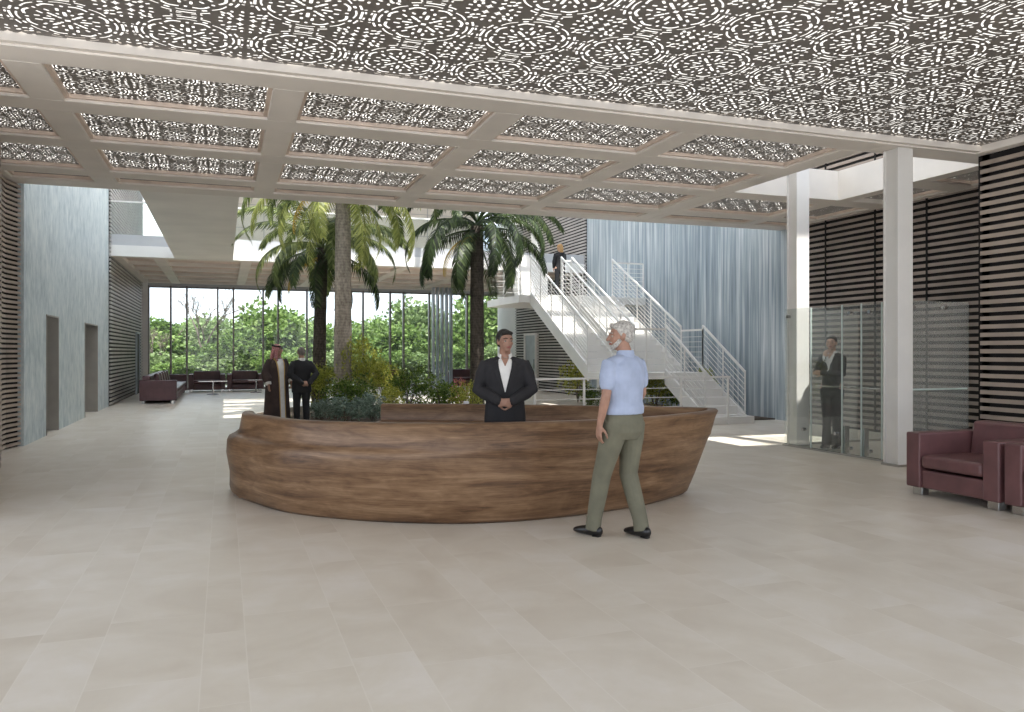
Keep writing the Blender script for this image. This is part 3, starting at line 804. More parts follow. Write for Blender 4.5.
# cushions on sofa
for k in range(5):
    o = MB().box(-.22, .22, -.07, .07, -.2, .2).build('sofa_cushion', M['leather_d'], bevel=.06, seg=4, loc=(-1.98, 27.7 + k * 1.08, .73)); o.rotation_euler = (R(-12), 0, R(90))
    tag(o, ['first', 'second', 'third', 'fourth', 'fifth'][k] + ' loose plum cushion on the long sofa, counted from its near end', 'cushion', 'loose cushions on the long sofa')
def glass_table(x, y, w, d, label):
    t = empty('coffee_table', (x, y, 0), 0, label, 'coffee table', 'glass tables in the far lounge')
    MB().box(-w / 2, w / 2, -d / 2, d / 2, .50, .52).build('tabletop', M['rail_glass'], t, bevel=.004, seg=1)
    MB().box(-w / 2, w / 2, -d / 2 - .01, -d / 2, .495, .525).build('rim', M['chrome'], t)
    MB().tube([(0, 0, 0), (0, 0, .5)], [.03, .03]).build('pedestal', M['chrome'], t)
    MB().tube([(0, 0, 0), (0, 0, .02)], [.22, .22], 20).build('base', M['chrome'], t)
for px, d, lb in ((213, 30.0, 'glass coffee table in front of the far left armchairs'), (256, 31.5, 'glass side table beside the robed man')):
    x, y = at(px, d); glass_table(x, y, 1.0 if px < 250 else .6, .6, lb)
# ================================================================== PLANTS
def leaf_quads(V, F, p, d, up, ln, w, droop=.15):
    """one folded leaf: 2 quads from p along d"""
    d = d.normalized(); s = d.cross(up)
    if s.length < 1e-4: s = Vector((1, 0, 0))
    s.normalize(); n = s.cross(d)
    b = len(V); mid = p + d * ln * .45; tip = p + d * ln - n * ln * droop
    V += [tuple(p), tuple(mid + s * w / 2 - n * w * .15), tuple(tip), tuple(mid - s * w / 2 - n * w * .15)]
    F.append((b, b + 1, b + 2, b + 3))
def mesh_of(name, V, F, mat):
    me = bpy.data.meshes.new(name); me.from_pydata(V, [], F); me.materials.append(mat); return me
def rnd_dir(rg, zb=0):
    while 1:
        v = Vector((rg.uniform(-1, 1), rg.uniform(-1, 1), rg.uniform(-1, 1) + zb))
        if .1 < v.length < 1.3: return v.normalized()
def crown_mesh(seed, n, leaf, wid, mat, lumps=14, flat=.8, clus=9):
    """unit crown (radius ~1): leaves in clusters over overlapping lumps"""
    rg = random.Random(seed); V = []; F = []
    L = []
    for i in range(lumps):
        v = rnd_dir(rg, .15); r = rg.uniform(.28, .48); c = v * rg.uniform(.25, .66); c.z *= flat; L.append((c, r))
    for i in range(n // clus):
        c, r = rg.choice(L); v = rnd_dir(rg, .2); p0 = c + v * r * rg.uniform(.72, 1.08)
        for k in range(clus):
            p = p0 + rnd_dir(rg) * leaf * 1.3 * rg.random(); d = (v * .7 + rnd_dir(rg)).normalized()
            leaf_quads(V, F, p, d, rnd_dir(rg), leaf * rg.uniform(.7, 1.3), wid * rg.uniform(.8, 1.2))
    return mesh_of('crown', V, F, mat)
def stems_mesh(seed, n, h, spread, r, mat):
    rg = random.Random(seed); m = MB()
    for i in range(n):
        a = rg.uniform(0, 2 * PI); q = rg.uniform(.3, 1) * spread
        m.tube([(0, 0, 0), (math.cos(a) * q * .35, math.sin(a) * q * .35, h * .5), (math.cos(a) * q, math.sin(a) * q, h)], [r, r * .7, r * .3], 5)
    me = m.mesh('stems'); me.materials.append(mat); return me

# ---- palms -------------------------------------------------------------------
def frond_mesh(seed, ln, droop, nleaf, lw, mat, ll=.42, lift=.55):
    rg = random.Random(seed); V = []; F = []; P = []
    n = 22; p = Vector((0, 0, 0)); ang = lift
    for i in range(n + 1):
        P.append(p.copy()); t = i / n; ang -= droop / n * (0.55 + t * 1.3); p = p + Vector((math.cos(ang), 0, math.sin(ang))) * ln / n
    m = MB(); m.tube([tuple(q) for q in P], [.028 * (1 - .85 * i / n) + .004 for i in range(n + 1)], 5); V += [tuple(v) for v in m.v]; F += [tuple(f) for f in m.f]
    for i in range(nleaf):
        t = .12 + .88 * i / (nleaf - 1); k = min(int(t * n), n - 1); f = t * n - k; q = P[k].lerp(P[k + 1], f); tg = (P[k + 1] - P[k]).normalized()
        prof = math.sin(PI * min(1, (t * .9 + .12))) ** .6
        for s in (-1, 1):
            side = Vector((0, s, 0)); d = (tg * .62 + side * .8 + Vector((0, 0, -.28 - .25 * rg.random()))).normalized()
            L_ = ll * (.35 + .65 * prof) * rg.uniform(.85, 1.1)
            nrm = tg.cross(d).normalized()
            b = len(V); w = lw; u = (d.cross(nrm)).normalized() * w / 2; mid = q + d * L_ * .5; tip = q + d * L_ * .96 + Vector((0, 0, -L_ * .26))
            V += [tuple(q - u * .6), tuple(q + u * .6), tuple(mid + u), tuple(mid - u), tuple(tip)]
            F += [(b, b + 1, b + 2, b + 3), (b + 3, b + 2, b + 4)]
    return mesh_of('frond', V, F, mat)
def palm(px, d, trunk_h, r0, r1, lean, nf, ln, mats, bark, label, seed, skirt=True, crownr=.5):
    x, y = at(px, d); rg = random.Random(seed)
    t = empty('palm_tree', (x, y, .0), 0, label, 'palm tree', 'palms in the atrium planting')
    m = MB(); pts = []; rr = []
    for i in range(15):
        k = i / 14; pts.append((lean[0] * k * k, lean[1] * k * k, trunk_h * k)); rr.append((r0 + (r1 - r0) * k) * (1.25 if i == 0 else 1) * (1 + .04 * (i % 2)))
    m.tube(pts, rr, 16); m.build('trunk', bark, t, smooth=True)
    top = Vector(pts[-1])
    kinds = [(frond_mesh(seed + 1, ln, 1.5, 46, .05, mats[0]), .6), (frond_mesh(seed + 2, ln * .95, 2.1, 44, .05, mats[0]), .25), (frond_mesh(seed + 3, ln * .8, 1.6, 40, .045, mats[1]), -.1), (frond_mesh(seed + 4, ln * .62, 1.3, 30, .032, mats[2], .34, lift=.1), -.25)]
    for i in range(nf):
        tier = 0 if i < nf * .35 else 1 if i < nf * .65 else 2 if i < nf * .85 else 3
        me, pit = kinds[tier]; o = link('frond', me, None, t, tuple(top + Vector((0, 0, [.1, 0, -.12, -.3][tier]))))
        o.rotation_euler = (rg.uniform(-.25, .25), -(pit + rg.uniform(-.25, .2)) + .3, i * 2.39996 + rg.uniform(-.15, .15)); s = rg.uniform(.88, 1.1); o.scale = (s, s, s)
    o = link('dry_frond', frond_mesh(seed + 9, ln * .55, 1.2, 26, .03, M['palm_y'], .25), None, t, tuple(top + Vector((0, 0, -.25)))); o.rotation_euler = (.1, .75, R(200)); o['label'] = 'yellowed hanging frond'
    return t
BL = [M['palm'], M['palm'], M['palm_d']]
palm(343, 19.6, 6.0, .23, .17, (.0, .0), 36, 3.7, [M['palm'], M['palm_l'], M['palm_l']], M['trunk'], 'tallest palm with pale grey trunk and yellow-green drooping fronds', 31)
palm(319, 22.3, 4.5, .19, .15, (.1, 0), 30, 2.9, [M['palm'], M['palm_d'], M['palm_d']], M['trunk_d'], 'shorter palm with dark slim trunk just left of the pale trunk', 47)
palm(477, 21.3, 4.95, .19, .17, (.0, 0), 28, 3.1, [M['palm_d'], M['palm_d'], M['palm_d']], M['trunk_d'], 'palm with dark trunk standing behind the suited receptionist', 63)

# ---- planting bed ---------------------------------------------------------------
o = MB().prism([(.9, 16.2), (4.6, 15.9), (5.6, 17.5), (5.8, 21.5), (4.4, 23.6), (2.0, 23.8), (.8, 21.5), (.6, 18.0)], 0, .035, 'z').build('soil_bed', M['soil']); tag(o, kind='stuff', label='dark soil of the planting bed under the palms', cat='soil')
o = MB().prism([(8.6, 15.9), (12.27, 15.7), (12.27, 21.6), (8.6, 21.6)], 0, .03, 'z').build('soil_bed', M['soil']); tag(o, kind='stuff', label='dark soil bed under the staircase', cat='soil')
CB = [crown_mesh(s, 2600, .11, .030, M['bamboo']) for s in (1, 2)]
CG = [crown_mesh(s, 2600, .10, .042, M['bush']) for s in (3, 4)]
CBL = [crown_mesh(s, 2400, .10, .055, M['bluebush'], flat=.6) for s in (5, 6)]
CP = crown_mesh(8, 700, .10, .08, M['petal'])
ST = stems_mesh(3, 9, 1.0, .6, .022, M['bark'])
def shrub(px, d, top, wid, me, label, cat='shrub', base=0.0, group='shrubs in the atrium planting', dep=None):
    """crown between base and top metres, wid metres across"""
    x, y = at(px, d); t = empty('shrub', (x, y, .02), random.uniform(0, 6), label, cat, group)
    h = top - .02 - base; c = link('foliage', me, None, t, (0, 0, base + h * .5)); c.scale = (wid / 2, (dep or wid) / 2, h / 2 / .92)
    s = link('stems', ST, None, t); s.scale = (wid * .4, wid * .4, (base + h * .6))
def hz(y, d): return 1.6 - (y - 352) / 800 * d
shrub(316, 18.6, hz(352, 18.6), 1.5, CB[0], 'yellow-green leafy shrub beside the man in the black suit')
shrub(362, 19.5, hz(330, 19.5), 1.35, CB[1], 'tall yellow-green shrub right of the pale palm trunk')
shrub(352, 18.0, hz(362, 18), 1.5, CG[1], 'mid-green shrub at the foot of the pale palm trunk')
shrub(345, 16.7, hz(391, 16.7), 1.15, CBL[0], 'low blue-green shrub nearest the left end of the wooden desk')
shrub(372, 17.2, hz(389, 17.2), 1.0, CBL[1], 'low blue-green shrub touching the back wall of the desk, right of its twin')
shrub(322, 17.6, hz(396, 17.6), .8, CBL[1], 'low blue-green shrub close to the suited man')
shrub(408, 19.0, hz(360, 19), 1.45, CG[0], 'dark green rounded shrub in the middle behind the desk back')
shrub(392, 17.6, hz(380, 17.6), .9, CB[0], 'small yellow-green shrub between blue-green and dark green shrubs')
shrub(440, 18.6, hz(366, 18.6), 1.3, CG[1], 'green shrub with lighter leaves left of the dark palm trunk')
shrub(470, 18.2, hz(378, 18.2), 1.0, CB[1], 'yellow-green shrub at the foot of the dark palm')
shrub(459, 19.8, hz(372, 19.8), .7, CP, 'small shrub with pink flowers behind the green shrubs', 'flowering shrub')
shrub(384, 21.5, hz(352, 21.5), 1.3, CB[0], 'loose yellow-green shrub farther back behind the tall one')
shrub(578, 25.0, hz(357, 25), 1.3, CB[1], 'yellow-green bush under the left edge of the stair', group='bushes under the staircase')
shrub(590, 21.0, hz(384, 21), .9, CG[0], 'dark green bush below the foot of the left stair flight', group='bushes under the staircase')
shrub(655, 21.0, hz(368, 21), 1.5, CB[0], 'yellow-green bush seen through the bars under the stair platform', group='bushes under the staircase')
shrub(683, 20.6, hz(372, 21.3), 1.3, CG[1], 'green bush against the streaked wall under the stair', group='bushes under the staircase')
shrub(703, 20.0, hz(362, 20), .8, CB[1], 'slim yellow-green bush beside the last stair flight', group='bushes under the staircase')
shrub(728, 18.8, hz(407, 18.8), .45, CP, 'tiny reddish plant at the foot of the streaked wall', 'small plant', group='small plants by the wall')
shrub(739, 18.7, hz(409, 18.7), .4, CG[0], 'tiny green plant at the foot of the streaked wall', 'small plant', group='small plants by the wall')

# ---- trees outside ---------------------------------------------------------------
T1 = [crown_mesh(20 + i, 8500, .105, .07, M['tree1'], 20, .9, 8) for i in range(2)]
T2 = [crown_mesh(30 + i, 8500, .105, .07, M['tree2'], 20, .9, 8) for i in range(2)]
def bark_mesh():
    m = MB(); m.tube([(0, 0, -.1), (.02, 0, .4), (-.02, .03, 1.0)], [.07, .055, .03], 8); rg = random.Random(3)
    for i in range(7):
        a = i * .9; m.tube([(0, 0, .3 + i * .08), (math.cos(a) * .22, math.sin(a) * .22, .6 + i * .06), (math.cos(a) * .4, math.sin(a) * .4, .8 + i * .06)], [.03, .02, .008], 5)
    me = m.mesh('bark'); me.materials.append(M['bark']); return me
BK = bark_mesh()
TR = [(128, 44, 322, 5.2, T1), (165, 47, 318, 5.5, T1), (205, 50, 316, 6.0, T2), (238, 44, 330, 4.6, T1), (268, 46, 300, 5.6, T1), (300, 50, 312, 5.6, T2), (330, 45, 318, 5.0, T1), (362, 48, 316, 5.2, T2), (398, 45, 318, 5.0, T1), (428, 50, 298, 5.5, T2), (455, 45, 318, 4.6, T1), (490, 47, 290, 5.6, T1), (523, 46, 292, 5.4, T1),
      (180, 42.5, 356, 3.6, T1), (225, 43, 352, 3.6, T2), (285, 42.5, 350, 3.8, T1), (345, 43, 348, 3.8, T2), (385, 42.5, 350, 3.6, T1), (415, 43, 352, 3.6, T2), (470, 42.6, 345, 3.8, T1), (512, 42.6, 340, 3.6, T2), (145, 42.5, 352, 3.6, T2)]
nm = ['broad', 'tall', 'pale', 'dense', 'bright green', 'light', 'round', 'pale round', 'leafy', 'high pale', 'low', 'high', 'rightmost', 'low front', 'low pale', 'low dense', 'low pale wide', 'low leafy', 'low light', 'low wide', 'low rightmost', 'low leftmost']
spot = {0: 'at the left end of the garden windows', 1: 'behind the long sofa', 2: 'behind the left armchairs', 3: 'behind the robed man', 4: 'right of the pale palm trunk', 5: 'by the grey fins', 6: 'behind the receptionist palm'}
for i, (px, d, ty, w, me) in enumerate(TR):
    x, y = at(px, d); top = hz(ty, d); where = spot[0 if px < 150 else 1 if px < 200 else 2 if px < 256 else 3 if px < 335 else 4 if px < 410 else 5 if px < 450 else 6]
    t = empty('garden_tree', (x, y, -.12), i * 1.3, '%s %s tree outside, %s' % (nm[i], 'pale-leaved' if me is T2 else 'green-leaved', where), 'tree', 'trees beyond the garden windows')
    zc = .05; h = top - zc
    c = link('crown', me[i % 2], None, t, (0, 0, zc + h / 2 + .12)); c.scale = (w / 2, w / 2, h / 2 / .9)
    b = link('trunk', BK, None, t); b.scale = (w * .5, w * .5, top * .75)
# bare trees
def bare(px, d, ty, label, seed):
    x, y = at(px, d); H = hz(ty, d); rg = random.Random(seed); m = MB()
    def br(p, dr, ln, r, dep):
        q = p + dr * ln; m.tube([tuple(p), tuple((p + q) / 2 + rnd_dir(rg) * ln * .05), tuple(q)], [r, r * .8, r * .6], 5 if dep > 2 else 3)
        if dep == 0: return
        for k in range(3 if dep > 1 else 4):
            nd = (dr + rnd_dir(rg) * .62 + Vector((0, 0, .12))).normalized(); br(q - dr * ln * rg.uniform(0, .35), nd, ln * rg.uniform(.62, .82), r * .6, dep - 1)
    br(Vector((0, 0, 0)), Vector((0, 0, 1)), H * .30, .10, 5)
    tag(m.build('bare_tree', M['bark'], loc=(x, y, -.12)), label, 'tree', 'bare trees beyond the garden windows')
bare(205, 43.5, 262, 'tall leafless tree outside, behind the left armchairs', 5)
bare(157, 43.0, 300, 'smaller leafless tree outside, behind the long sofa', 9)
# ================================================================== PEOPLE
def V3(*a): return Vector(a)
def hand(mb, w, d, pn, s=1.0, curl=.35, thumb=1, spread=.10):
    """palm, four fingers and a thumb. w wrist, d direction of the hand, pn palm normal (fingers curl towards it), thumb=+-1 side of the thumb"""
    w = Vector(w); d = Vector(d).normalized(); pn = Vector(pn); pn = (pn - d * pn.dot(d)).normalized(); side = d.cross(pn).normalized() * thumb
    kn = w + d * .088 * s
    mb.tube([w - d * .015 * s, w + d * .03 * s, kn - d * .015 * s, kn + d * .004 * s], [(.026 * s, .021 * s), (.036 * s, .018 * s), (.041 * s, .016 * s), (.038 * s, .013 * s)], 12, side=side, round_=True)
    for k, (off, ln, r) in enumerate(((.030, .074, .0092), (.010, .082, .0098), (-.011, .076, .0094), (-.030, .060, .0084))):
        p = kn + side * off * s - d * .008 * s; dd = (d + side * off * spread * 20 * .25).normalized(); pts = [p]
        for j, f in enumerate((.46, .30, .24)):
            a = curl * (.55 + .55 * j); q = (d * math.cos(a) + pn * math.sin(a)); dd2 = (q + side * off * spread * 5).normalized()
            p = p + dd2 * ln * f * s; pts.append(p)
        mb.tube(pts, [r * s, r * .98 * s, r * .9 * s, r * .75 * s], 8, round_=True)
    p = w + d * .028 * s + side * .028 * s + pn * .006 * s
    pts = [p, p + (d * .5 + side * .75 + pn * .3).normalized() * .035 * s]; pts.append(pts[-1] + (d * .85 + side * .35 + pn * .35).normalized() * .030 * s); pts.append(pts[-1] + (d * .9 + side * .05 + pn * .4).normalized() * .024 * s)
    mb.tube(pts, [.0135 * s, .0115 * s, .010 * s, .0085 * s], 8, round_=True)

def person(name, label, loc_, rz, H, P, W, skin, hair, vox=.009, group=None):
    """P: pose (local frame, person faces +Y, right hand +X, H=1.75 units); W: list of clothing calls. Body is one skin."""
    k = H / 1.75; J = dict(
        hipL=(-.092, 0, .93), hipR=(.092, 0, .93), kneeL=(-.10, .015, .50), kneeR=(.10, .015, .50), ankL=(-.105, -.03, .085), ankR=(.105, -.03, .085), footL=(-.03, 1, 0), footR=(.03, 1, 0),
        shL=(-.180, 0, 1.392), shR=(.180, 0, 1.392), elL=(-.235, -.02, 1.14), elR=(.235, -.02, 1.14), wrL=(-.235, .06, .90), wrR=(.235, .06, .90),
        hdL=(0, .12, -1), hdR=(0, .12, -1), pnL=(1, 0, 0), pnR=(-1, 0, 0), yaw=0, pitch=0, lean=0, sw=1.0, head=(0, .02, 1.622), curlL=.45, curlR=.45)
    J.update(P); g = lambda n: V3(*J[n]); sw = J['sw']
    hy = Matrix.Rotation(J['yaw'], 3, 'Z') @ Matrix.Rotation(J['pitch'], 3, 'X'); hc = V3(*J['head'])
    def hp(x, y, z): return hc + hy @ V3(x, y, z)
    b = MB()
    # trunk and neck
    b.rings([(0, 0, .84, .13 * sw, .09), (0, 0, .92, .158 * sw, .105), (0, 0, 1.02, .142 * sw, .098), (0, 0, 1.12, .135 * sw, .092), (0, 0, 1.25, .158 * sw, .105), (0, -.005, 1.34, .165 * sw, .100), (0, -.01, 1.40, .140 * sw, .085), (0, -.012, 1.44, .085, .066), (0, -.012, 1.47, .060, .058)], 26)
    b.tube([(0, -.015, 1.44), (0, -.008, 1.50), tuple(hc + V3(0, -.012, -.06))], [.062, .056, .056], 14, round_=True)
    # head
    b.ell(hp(0, -.012, .035), (.074, .092, .082), 20, 14, hy); b.ell(hp(0, .022, -.022), (.062, .070, .074), 18, 12, hy)
    b.ell(hp(0, .050, -.078), (.034, .034, .026), 12, 9, hy)
    b.tube([hp(0, .083, .022), hp(0, .098, .0), hp(0, .112, -.022)], [(.009, .010), (.011, .012), (.016, .012)], 8, side=hy @ V3(1, 0, 0), round_=True)
    b.tube([hp(-.050, .060, .028), hp(0, .081, .030), hp(.050, .060, .028)], [.012, .012, .012], 8, round_=True)
    b.tube([hp(-.024, .080, -.052), hp(0, .087, -.050), hp(.024, .080, -.052)], [.006, .009, .006], 8, round_=True)
    for s in (-1, 1):
        b.ell(hp(s * .040, .062, -.016), (.020, .018, .018), 10, 8, hy)
        b.ell(hp(s * .074, -.008, -.002), (.010, .019, .031), 10, 9, hy)
    # limbs
    for L in 'LR':
        sh, el, wr = g('sh' + L), g('el' + L), g('wr' + L)
        b.tube([V3(sh.x * .72, sh.y, sh.z - .01), sh, sh.lerp(el, .35), sh.lerp(el, .75), el, el.lerp(wr, .25), el.lerp(wr, .7), wr], [.048, .050, .045, .040, .038, .039, .031, .026], 12, round_=True)
        hand(b, wr, J['hd' + L], J['pn' + L], 1.0, J['curl' + L], thumb=(1 if L == 'L' else -1) * J.get('th' + L, 1))
        h, kn, an = g('hip' + L), g('knee' + L), g('ank' + L); fd = V3(*J['foot' + L]).normalized()
        b.tube([h + V3(0, 0, .03), h.lerp(kn, .3), h.lerp(kn, .8), kn, kn.lerp(an, .3), kn.lerp(an, .8), an], [.085, .078, .056, .052, .050, .036, .034], 14, round_=True)
        b.tube([an - V3(0, 0, .03) - fd * .03, an + fd * .05 - V3(0, 0, .04), an + fd * .14 - V3(0, 0, .055)], [(.034, .035), (.04, .03), (.038, .02)], 12, side=V3(-fd.y, fd.x, 0), round_=True)
    body = remesh(b, name, skin, None, vox, 2)
    body.location = loc_; body.rotation_euler = (0, 0, rz); body.scale = (k, k, k)
    tag(body, label, 'person', group)
    ctx = dict(b=body, J=J, g=g, hp=hp, hy=hy, hc=hc, vox=vox, sw=sw)
    for s in (-1, 1):
        e = MB().ell(hp(s * .030, .0735, .006), (.0125, .0105, .0085), 12, 8, hy).build('eye', M['eye'], body, smooth=True)
        MB().ell(hp(s * .030 , .0825, .006), (.0055, .003, .0062), 10, 6, hy).build('iris', M['iris'], e, smooth=True)
        MB().tube([hp(s * .014, .092, .030), hp(s * .032, .088, .036), hp(s * .050, .072, .030)], [(.004, .004), (.0055, .004), (.003, .003)], 6).build('eyebrow', hair, body, smooth=True)
    MB().tube([hp(-.024, .0875, -.052), hp(-.008, .0945, -.048), hp(0, .094, -.049), hp(.008, .0945, -.048), hp(.024, .0875, -.052)], [(.002, .002), (.0045, .004), (.004, .004), (.0045, .004), (.002, .002)], 6).tube([hp(-.020, .0885, -.056), hp(0, .0945, -.058), hp(.020, .0885, -.056)], [.003, .005, .003], 6).build('lips', M['lips'], body, smooth=True)
    for w in W: w(ctx)
    return body

def shoes(c, mat=None):
    for L in 'LR':
        an = c['g']('ank' + L); fd = V3(*c['J']['foot' + L]).normalized(); sd = V3(-fd.y, fd.x, 0).normalized(); tilt = fd
        m = MB(); q = an + V3(0, 0, -.085)
        z = V3(0, 0, 1)
        m.tube([q - tilt * .055 + z * .045, q + z * .05, q + tilt * .07 + z * .038, q + tilt * .125 + z * .032, q + tilt * .165 + z * .026], [(.034, .046), (.038, .048), (.042, .038), (.043, .030), (.034, .022)], 14, side=sd, round_=True)
        m.tube([q + z * .05, q + z * .10], [.044, .040], 12)
        o = remesh(m, 'shoe', mat or M['black'], c['b'], .006, 2)
        s_ = MB(); s_.tube([q - tilt * .06 + z * .006, q - tilt * .01 + z * .006], [(.030, .010), (.034, .010)], 12, side=sd, round_=True).build('heel', mat or M['black'], o)
def trousers(mat, flare=.058, top=1.04, wide=1.0, belt=None):
    def f(c):
        m = MB(); sw = c['sw']; g = c['g']
        m.rings([(0, 0, .80, .12 * sw, .10), (0, -.008, .86, .165 * sw, .122), (0, -.008, .93, .176 * sw, .124), (0, 0, .99, .166 * sw, .116), (0, 0, top, .156 * sw, .110)], 26)
        for L in 'LR':
            h, kn, an = g('hip' + L), g('knee' + L), g('ank' + L)
            m.tube([h + V3(0, 0, .0), h.lerp(kn, .3), h.lerp(kn, .75), kn, kn.lerp(an, .4), kn.lerp(an, .85), an + V3(0, .0, -.035)], [.100 * wide, .098 * wide, .080 * wide, .074 * wide, (.068) * wide, flare, flare * 1.04], 16, round_=False)
        o = remesh(m, 'trousers', mat, c['b'], c['vox'], 2)
        if belt: MB().rings([(0, 0, top - .03, .170 * sw, .124), (0, 0, top + .005, .168 * sw, .122)], 28).build('belt', belt, c['b'], smooth=False)
    return f
def top_garment(name, mat, hem, sl=1.0, fat=.0, slr=.052, collar=True, mid=.0, shoulder=.0, extra=None, opening=None):
    """shirt or jacket: trunk from hem up plus sleeves; sl is the share of the arm they cover"""
    def f(c):
        m = MB(); sw = c['sw']; g = c['g']; a = fat
        rs = [(0, 0, hem, .170 * sw + a, .122 + a), (0, 0, hem + .05, .174 * sw + a, .124 + a)]
        for z, x, y in ((1.0, .164, .118), (1.10, .154, .112), (1.2, .164, .118), (1.28, .178, .124), (1.34, .178, .122)):
            if z > hem + .06: rs.append((0, -.003, z, x * sw + a + mid * (1.25 - abs(z - 1.1)), y + a + mid))
        rs += [(0, -.006, 1.385, .166 * sw + a * .7, .112 + a * .7), (0, -.010, 1.425, .132 * sw + a * .4, .094 + a * .5), (0, -.013, 1.452, .094, .078), (0, -.014, 1.466, .072, .066)]
        m.rings(rs, 28)
        for L in 'LR':
            sh, el, wr = g('sh' + L), g('el' + L), g('wr' + L)
            pts = [V3(sh.x * .72, sh.y, sh.z - .02), sh + V3(0, 0, shoulder), sh.lerp(el, .35), sh.lerp(el, .62)]; rr = [.060 + a * .4, .060 + a * .5, slr + .006 + a * .4, slr + a * .4]
            if sl > .5: pts += [el, el.lerp(wr, .3), el.lerp(wr, .7), el.lerp(wr, .96)]; rr += [slr + a * .4, slr - .002 + a * .3, slr - .010 + a * .3, slr - .012 + a * .3]
            m.tube(pts, rr, 14, round_=True)
            sg = 1 if sh.x > 0 else -1
            m.tube([V3(sg * .045, -.012, 1.462), V3(sg * .11, -.01, 1.436), V3(sh.x * .93, sh.y, sh.z + .012)], [(.050, .022), (.062, .036), (.052, .045)], 12, side=(0, 1, 0), round_=True)
        o = remesh(m, name, mat, c['b'], c['vox'], 2)
        c['top'] = o
        if extra: extra(c, o)
    return f
def patch(o, parent, name, mat, rows_, ox=0, off=.004, side=1, thick=.0, nx=8):
    """cloth piece that follows the front of garment o; rows_ = [(z, x0, x1)] bottom to top"""
    me = o.data; bv = BVHTree.FromPolygons([v.co for v in me.vertices], [list(p.vertices) for p in me.polygons])
    V = []; F = []; n = nx
    RR = []
    for i in range(len(rows_) - 1):
        for j in range(4):
            t = j / 4; RR.append(tuple(rows_[i][q] + (rows_[i + 1][q] - rows_[i][q]) * t for q in range(3)))
    RR.append(rows_[-1])
    for z, x0, x1 in RR:
        for j in range(n + 1):
            x = x0 + (x1 - x0) * j / n
            h = bv.ray_cast(Vector((x, side * 1.0, z)), Vector((0, -side, 0)))
            y = h[0].y if h[0] is not None else 0
            V.append((x, y + side * off, z))
    for i in range(len(RR) - 1):
        for j in range(n): a = i * (n + 1) + j; F.append((a, a + 1, a + n + 2, a + n + 1))
    mm = bpy.data.meshes.new(name); mm.from_pydata(V, [], F)
    for p in mm.polygons: p.use_smooth = True
    q = link(name, mm, mat, parent); md = q.modifiers.new('t', 'SOLIDIFY'); md.thickness = .004; md.offset = 0
    return q
def skin_of(b): return b.data.materials[0]
def suit_front(zb=1.14, wv=.075, shirt=None, tie=None, buttons=True):
    def f(c, o):
        b = c['b']
        patch(o, b, 'shirt_front', shirt or M['cotton'], [(zb, -.004, .004), (zb + .10, -wv * .42, wv * .42), (1.36, -wv * .85, wv * .85), (1.425, -wv * .95, wv * .95), (1.450, -.062, .062), (1.464, -.040, .040)], off=.007)
        patch(o, b, 'open_neck', skin_of(b), [(1.385, -.003, .003), (1.43, -.024, .024), (1.462, -.038, .038)], off=.010)
        for s in (-1, 1):
            patch(o, b, 'lapel', o.data.materials[0], [(zb - .02, s * -.002, s * .012), (zb + .10, s * wv * .40, s * (wv * .42 + .045)), (1.34, s * wv * .78, s * (wv * .8 + .060)), (1.39, s * wv * .95, s * (wv + .030)), (1.44, s * .066, s * .085)], off=.009)
        if buttons:
            m = MB()
            m.ell((.012, .0, zb - .07), (.009, .006, .009), 8, 6)
            me = o.data; bv = BVHTree.FromPolygons([v.co for v in me.vertices], [list(p.vertices) for p in me.polygons])
            h = bv.ray_cast(Vector((.012, 1, zb - .1)), Vector((0, -1, 0)))
            if h[0] is not None: m.build('button', M['black'], b, loc=(0, h[0].y, 0))
    return f
def collar(mat):
    def f(c):
        m = MB(); n = 20; b0 = 0
        for i in range(n + 1):
            a = PI / 2 + .60 + (2 * PI - 1.2) * i / n
            x, y = math.cos(a), math.sin(a)
            fr = max(0, y); zz = -.030 * fr * fr
            m.v += [(x * .068, -.012 + y * .064, 1.462 + zz), (x * .080, -.012 + y * .080, 1.450 + zz), (x * .063, -.012 + y * .062, 1.512 + zz * .8), (x * .069, -.012 + y * .070, 1.510 + zz)]
        for i in range(n):
            k = i * 4
            for a_, b_ in ((0, 2), (2, 3), (3, 1), (1, 0)): m.face(k + a_, k + b_, k + 4 + b_, k + 4 + a_)
        m.face(0, 1, 3, 2); k = n * 4; m.face(k, k + 2, k + 3, k + 1)
        m.build('collar', mat, c['b'], smooth=False)
    return f
def cuffs(mat, ln=.05, r=.034):
    def f(c):
        for L in 'LR':
            el, wr = c['g']('el' + L), c['g']('wr' + L); d = (wr - el).normalized()
            MB().tube([wr - d * ln, wr + d * .006], [r, r], 14).build('cuff', mat, c['b'])
    return f
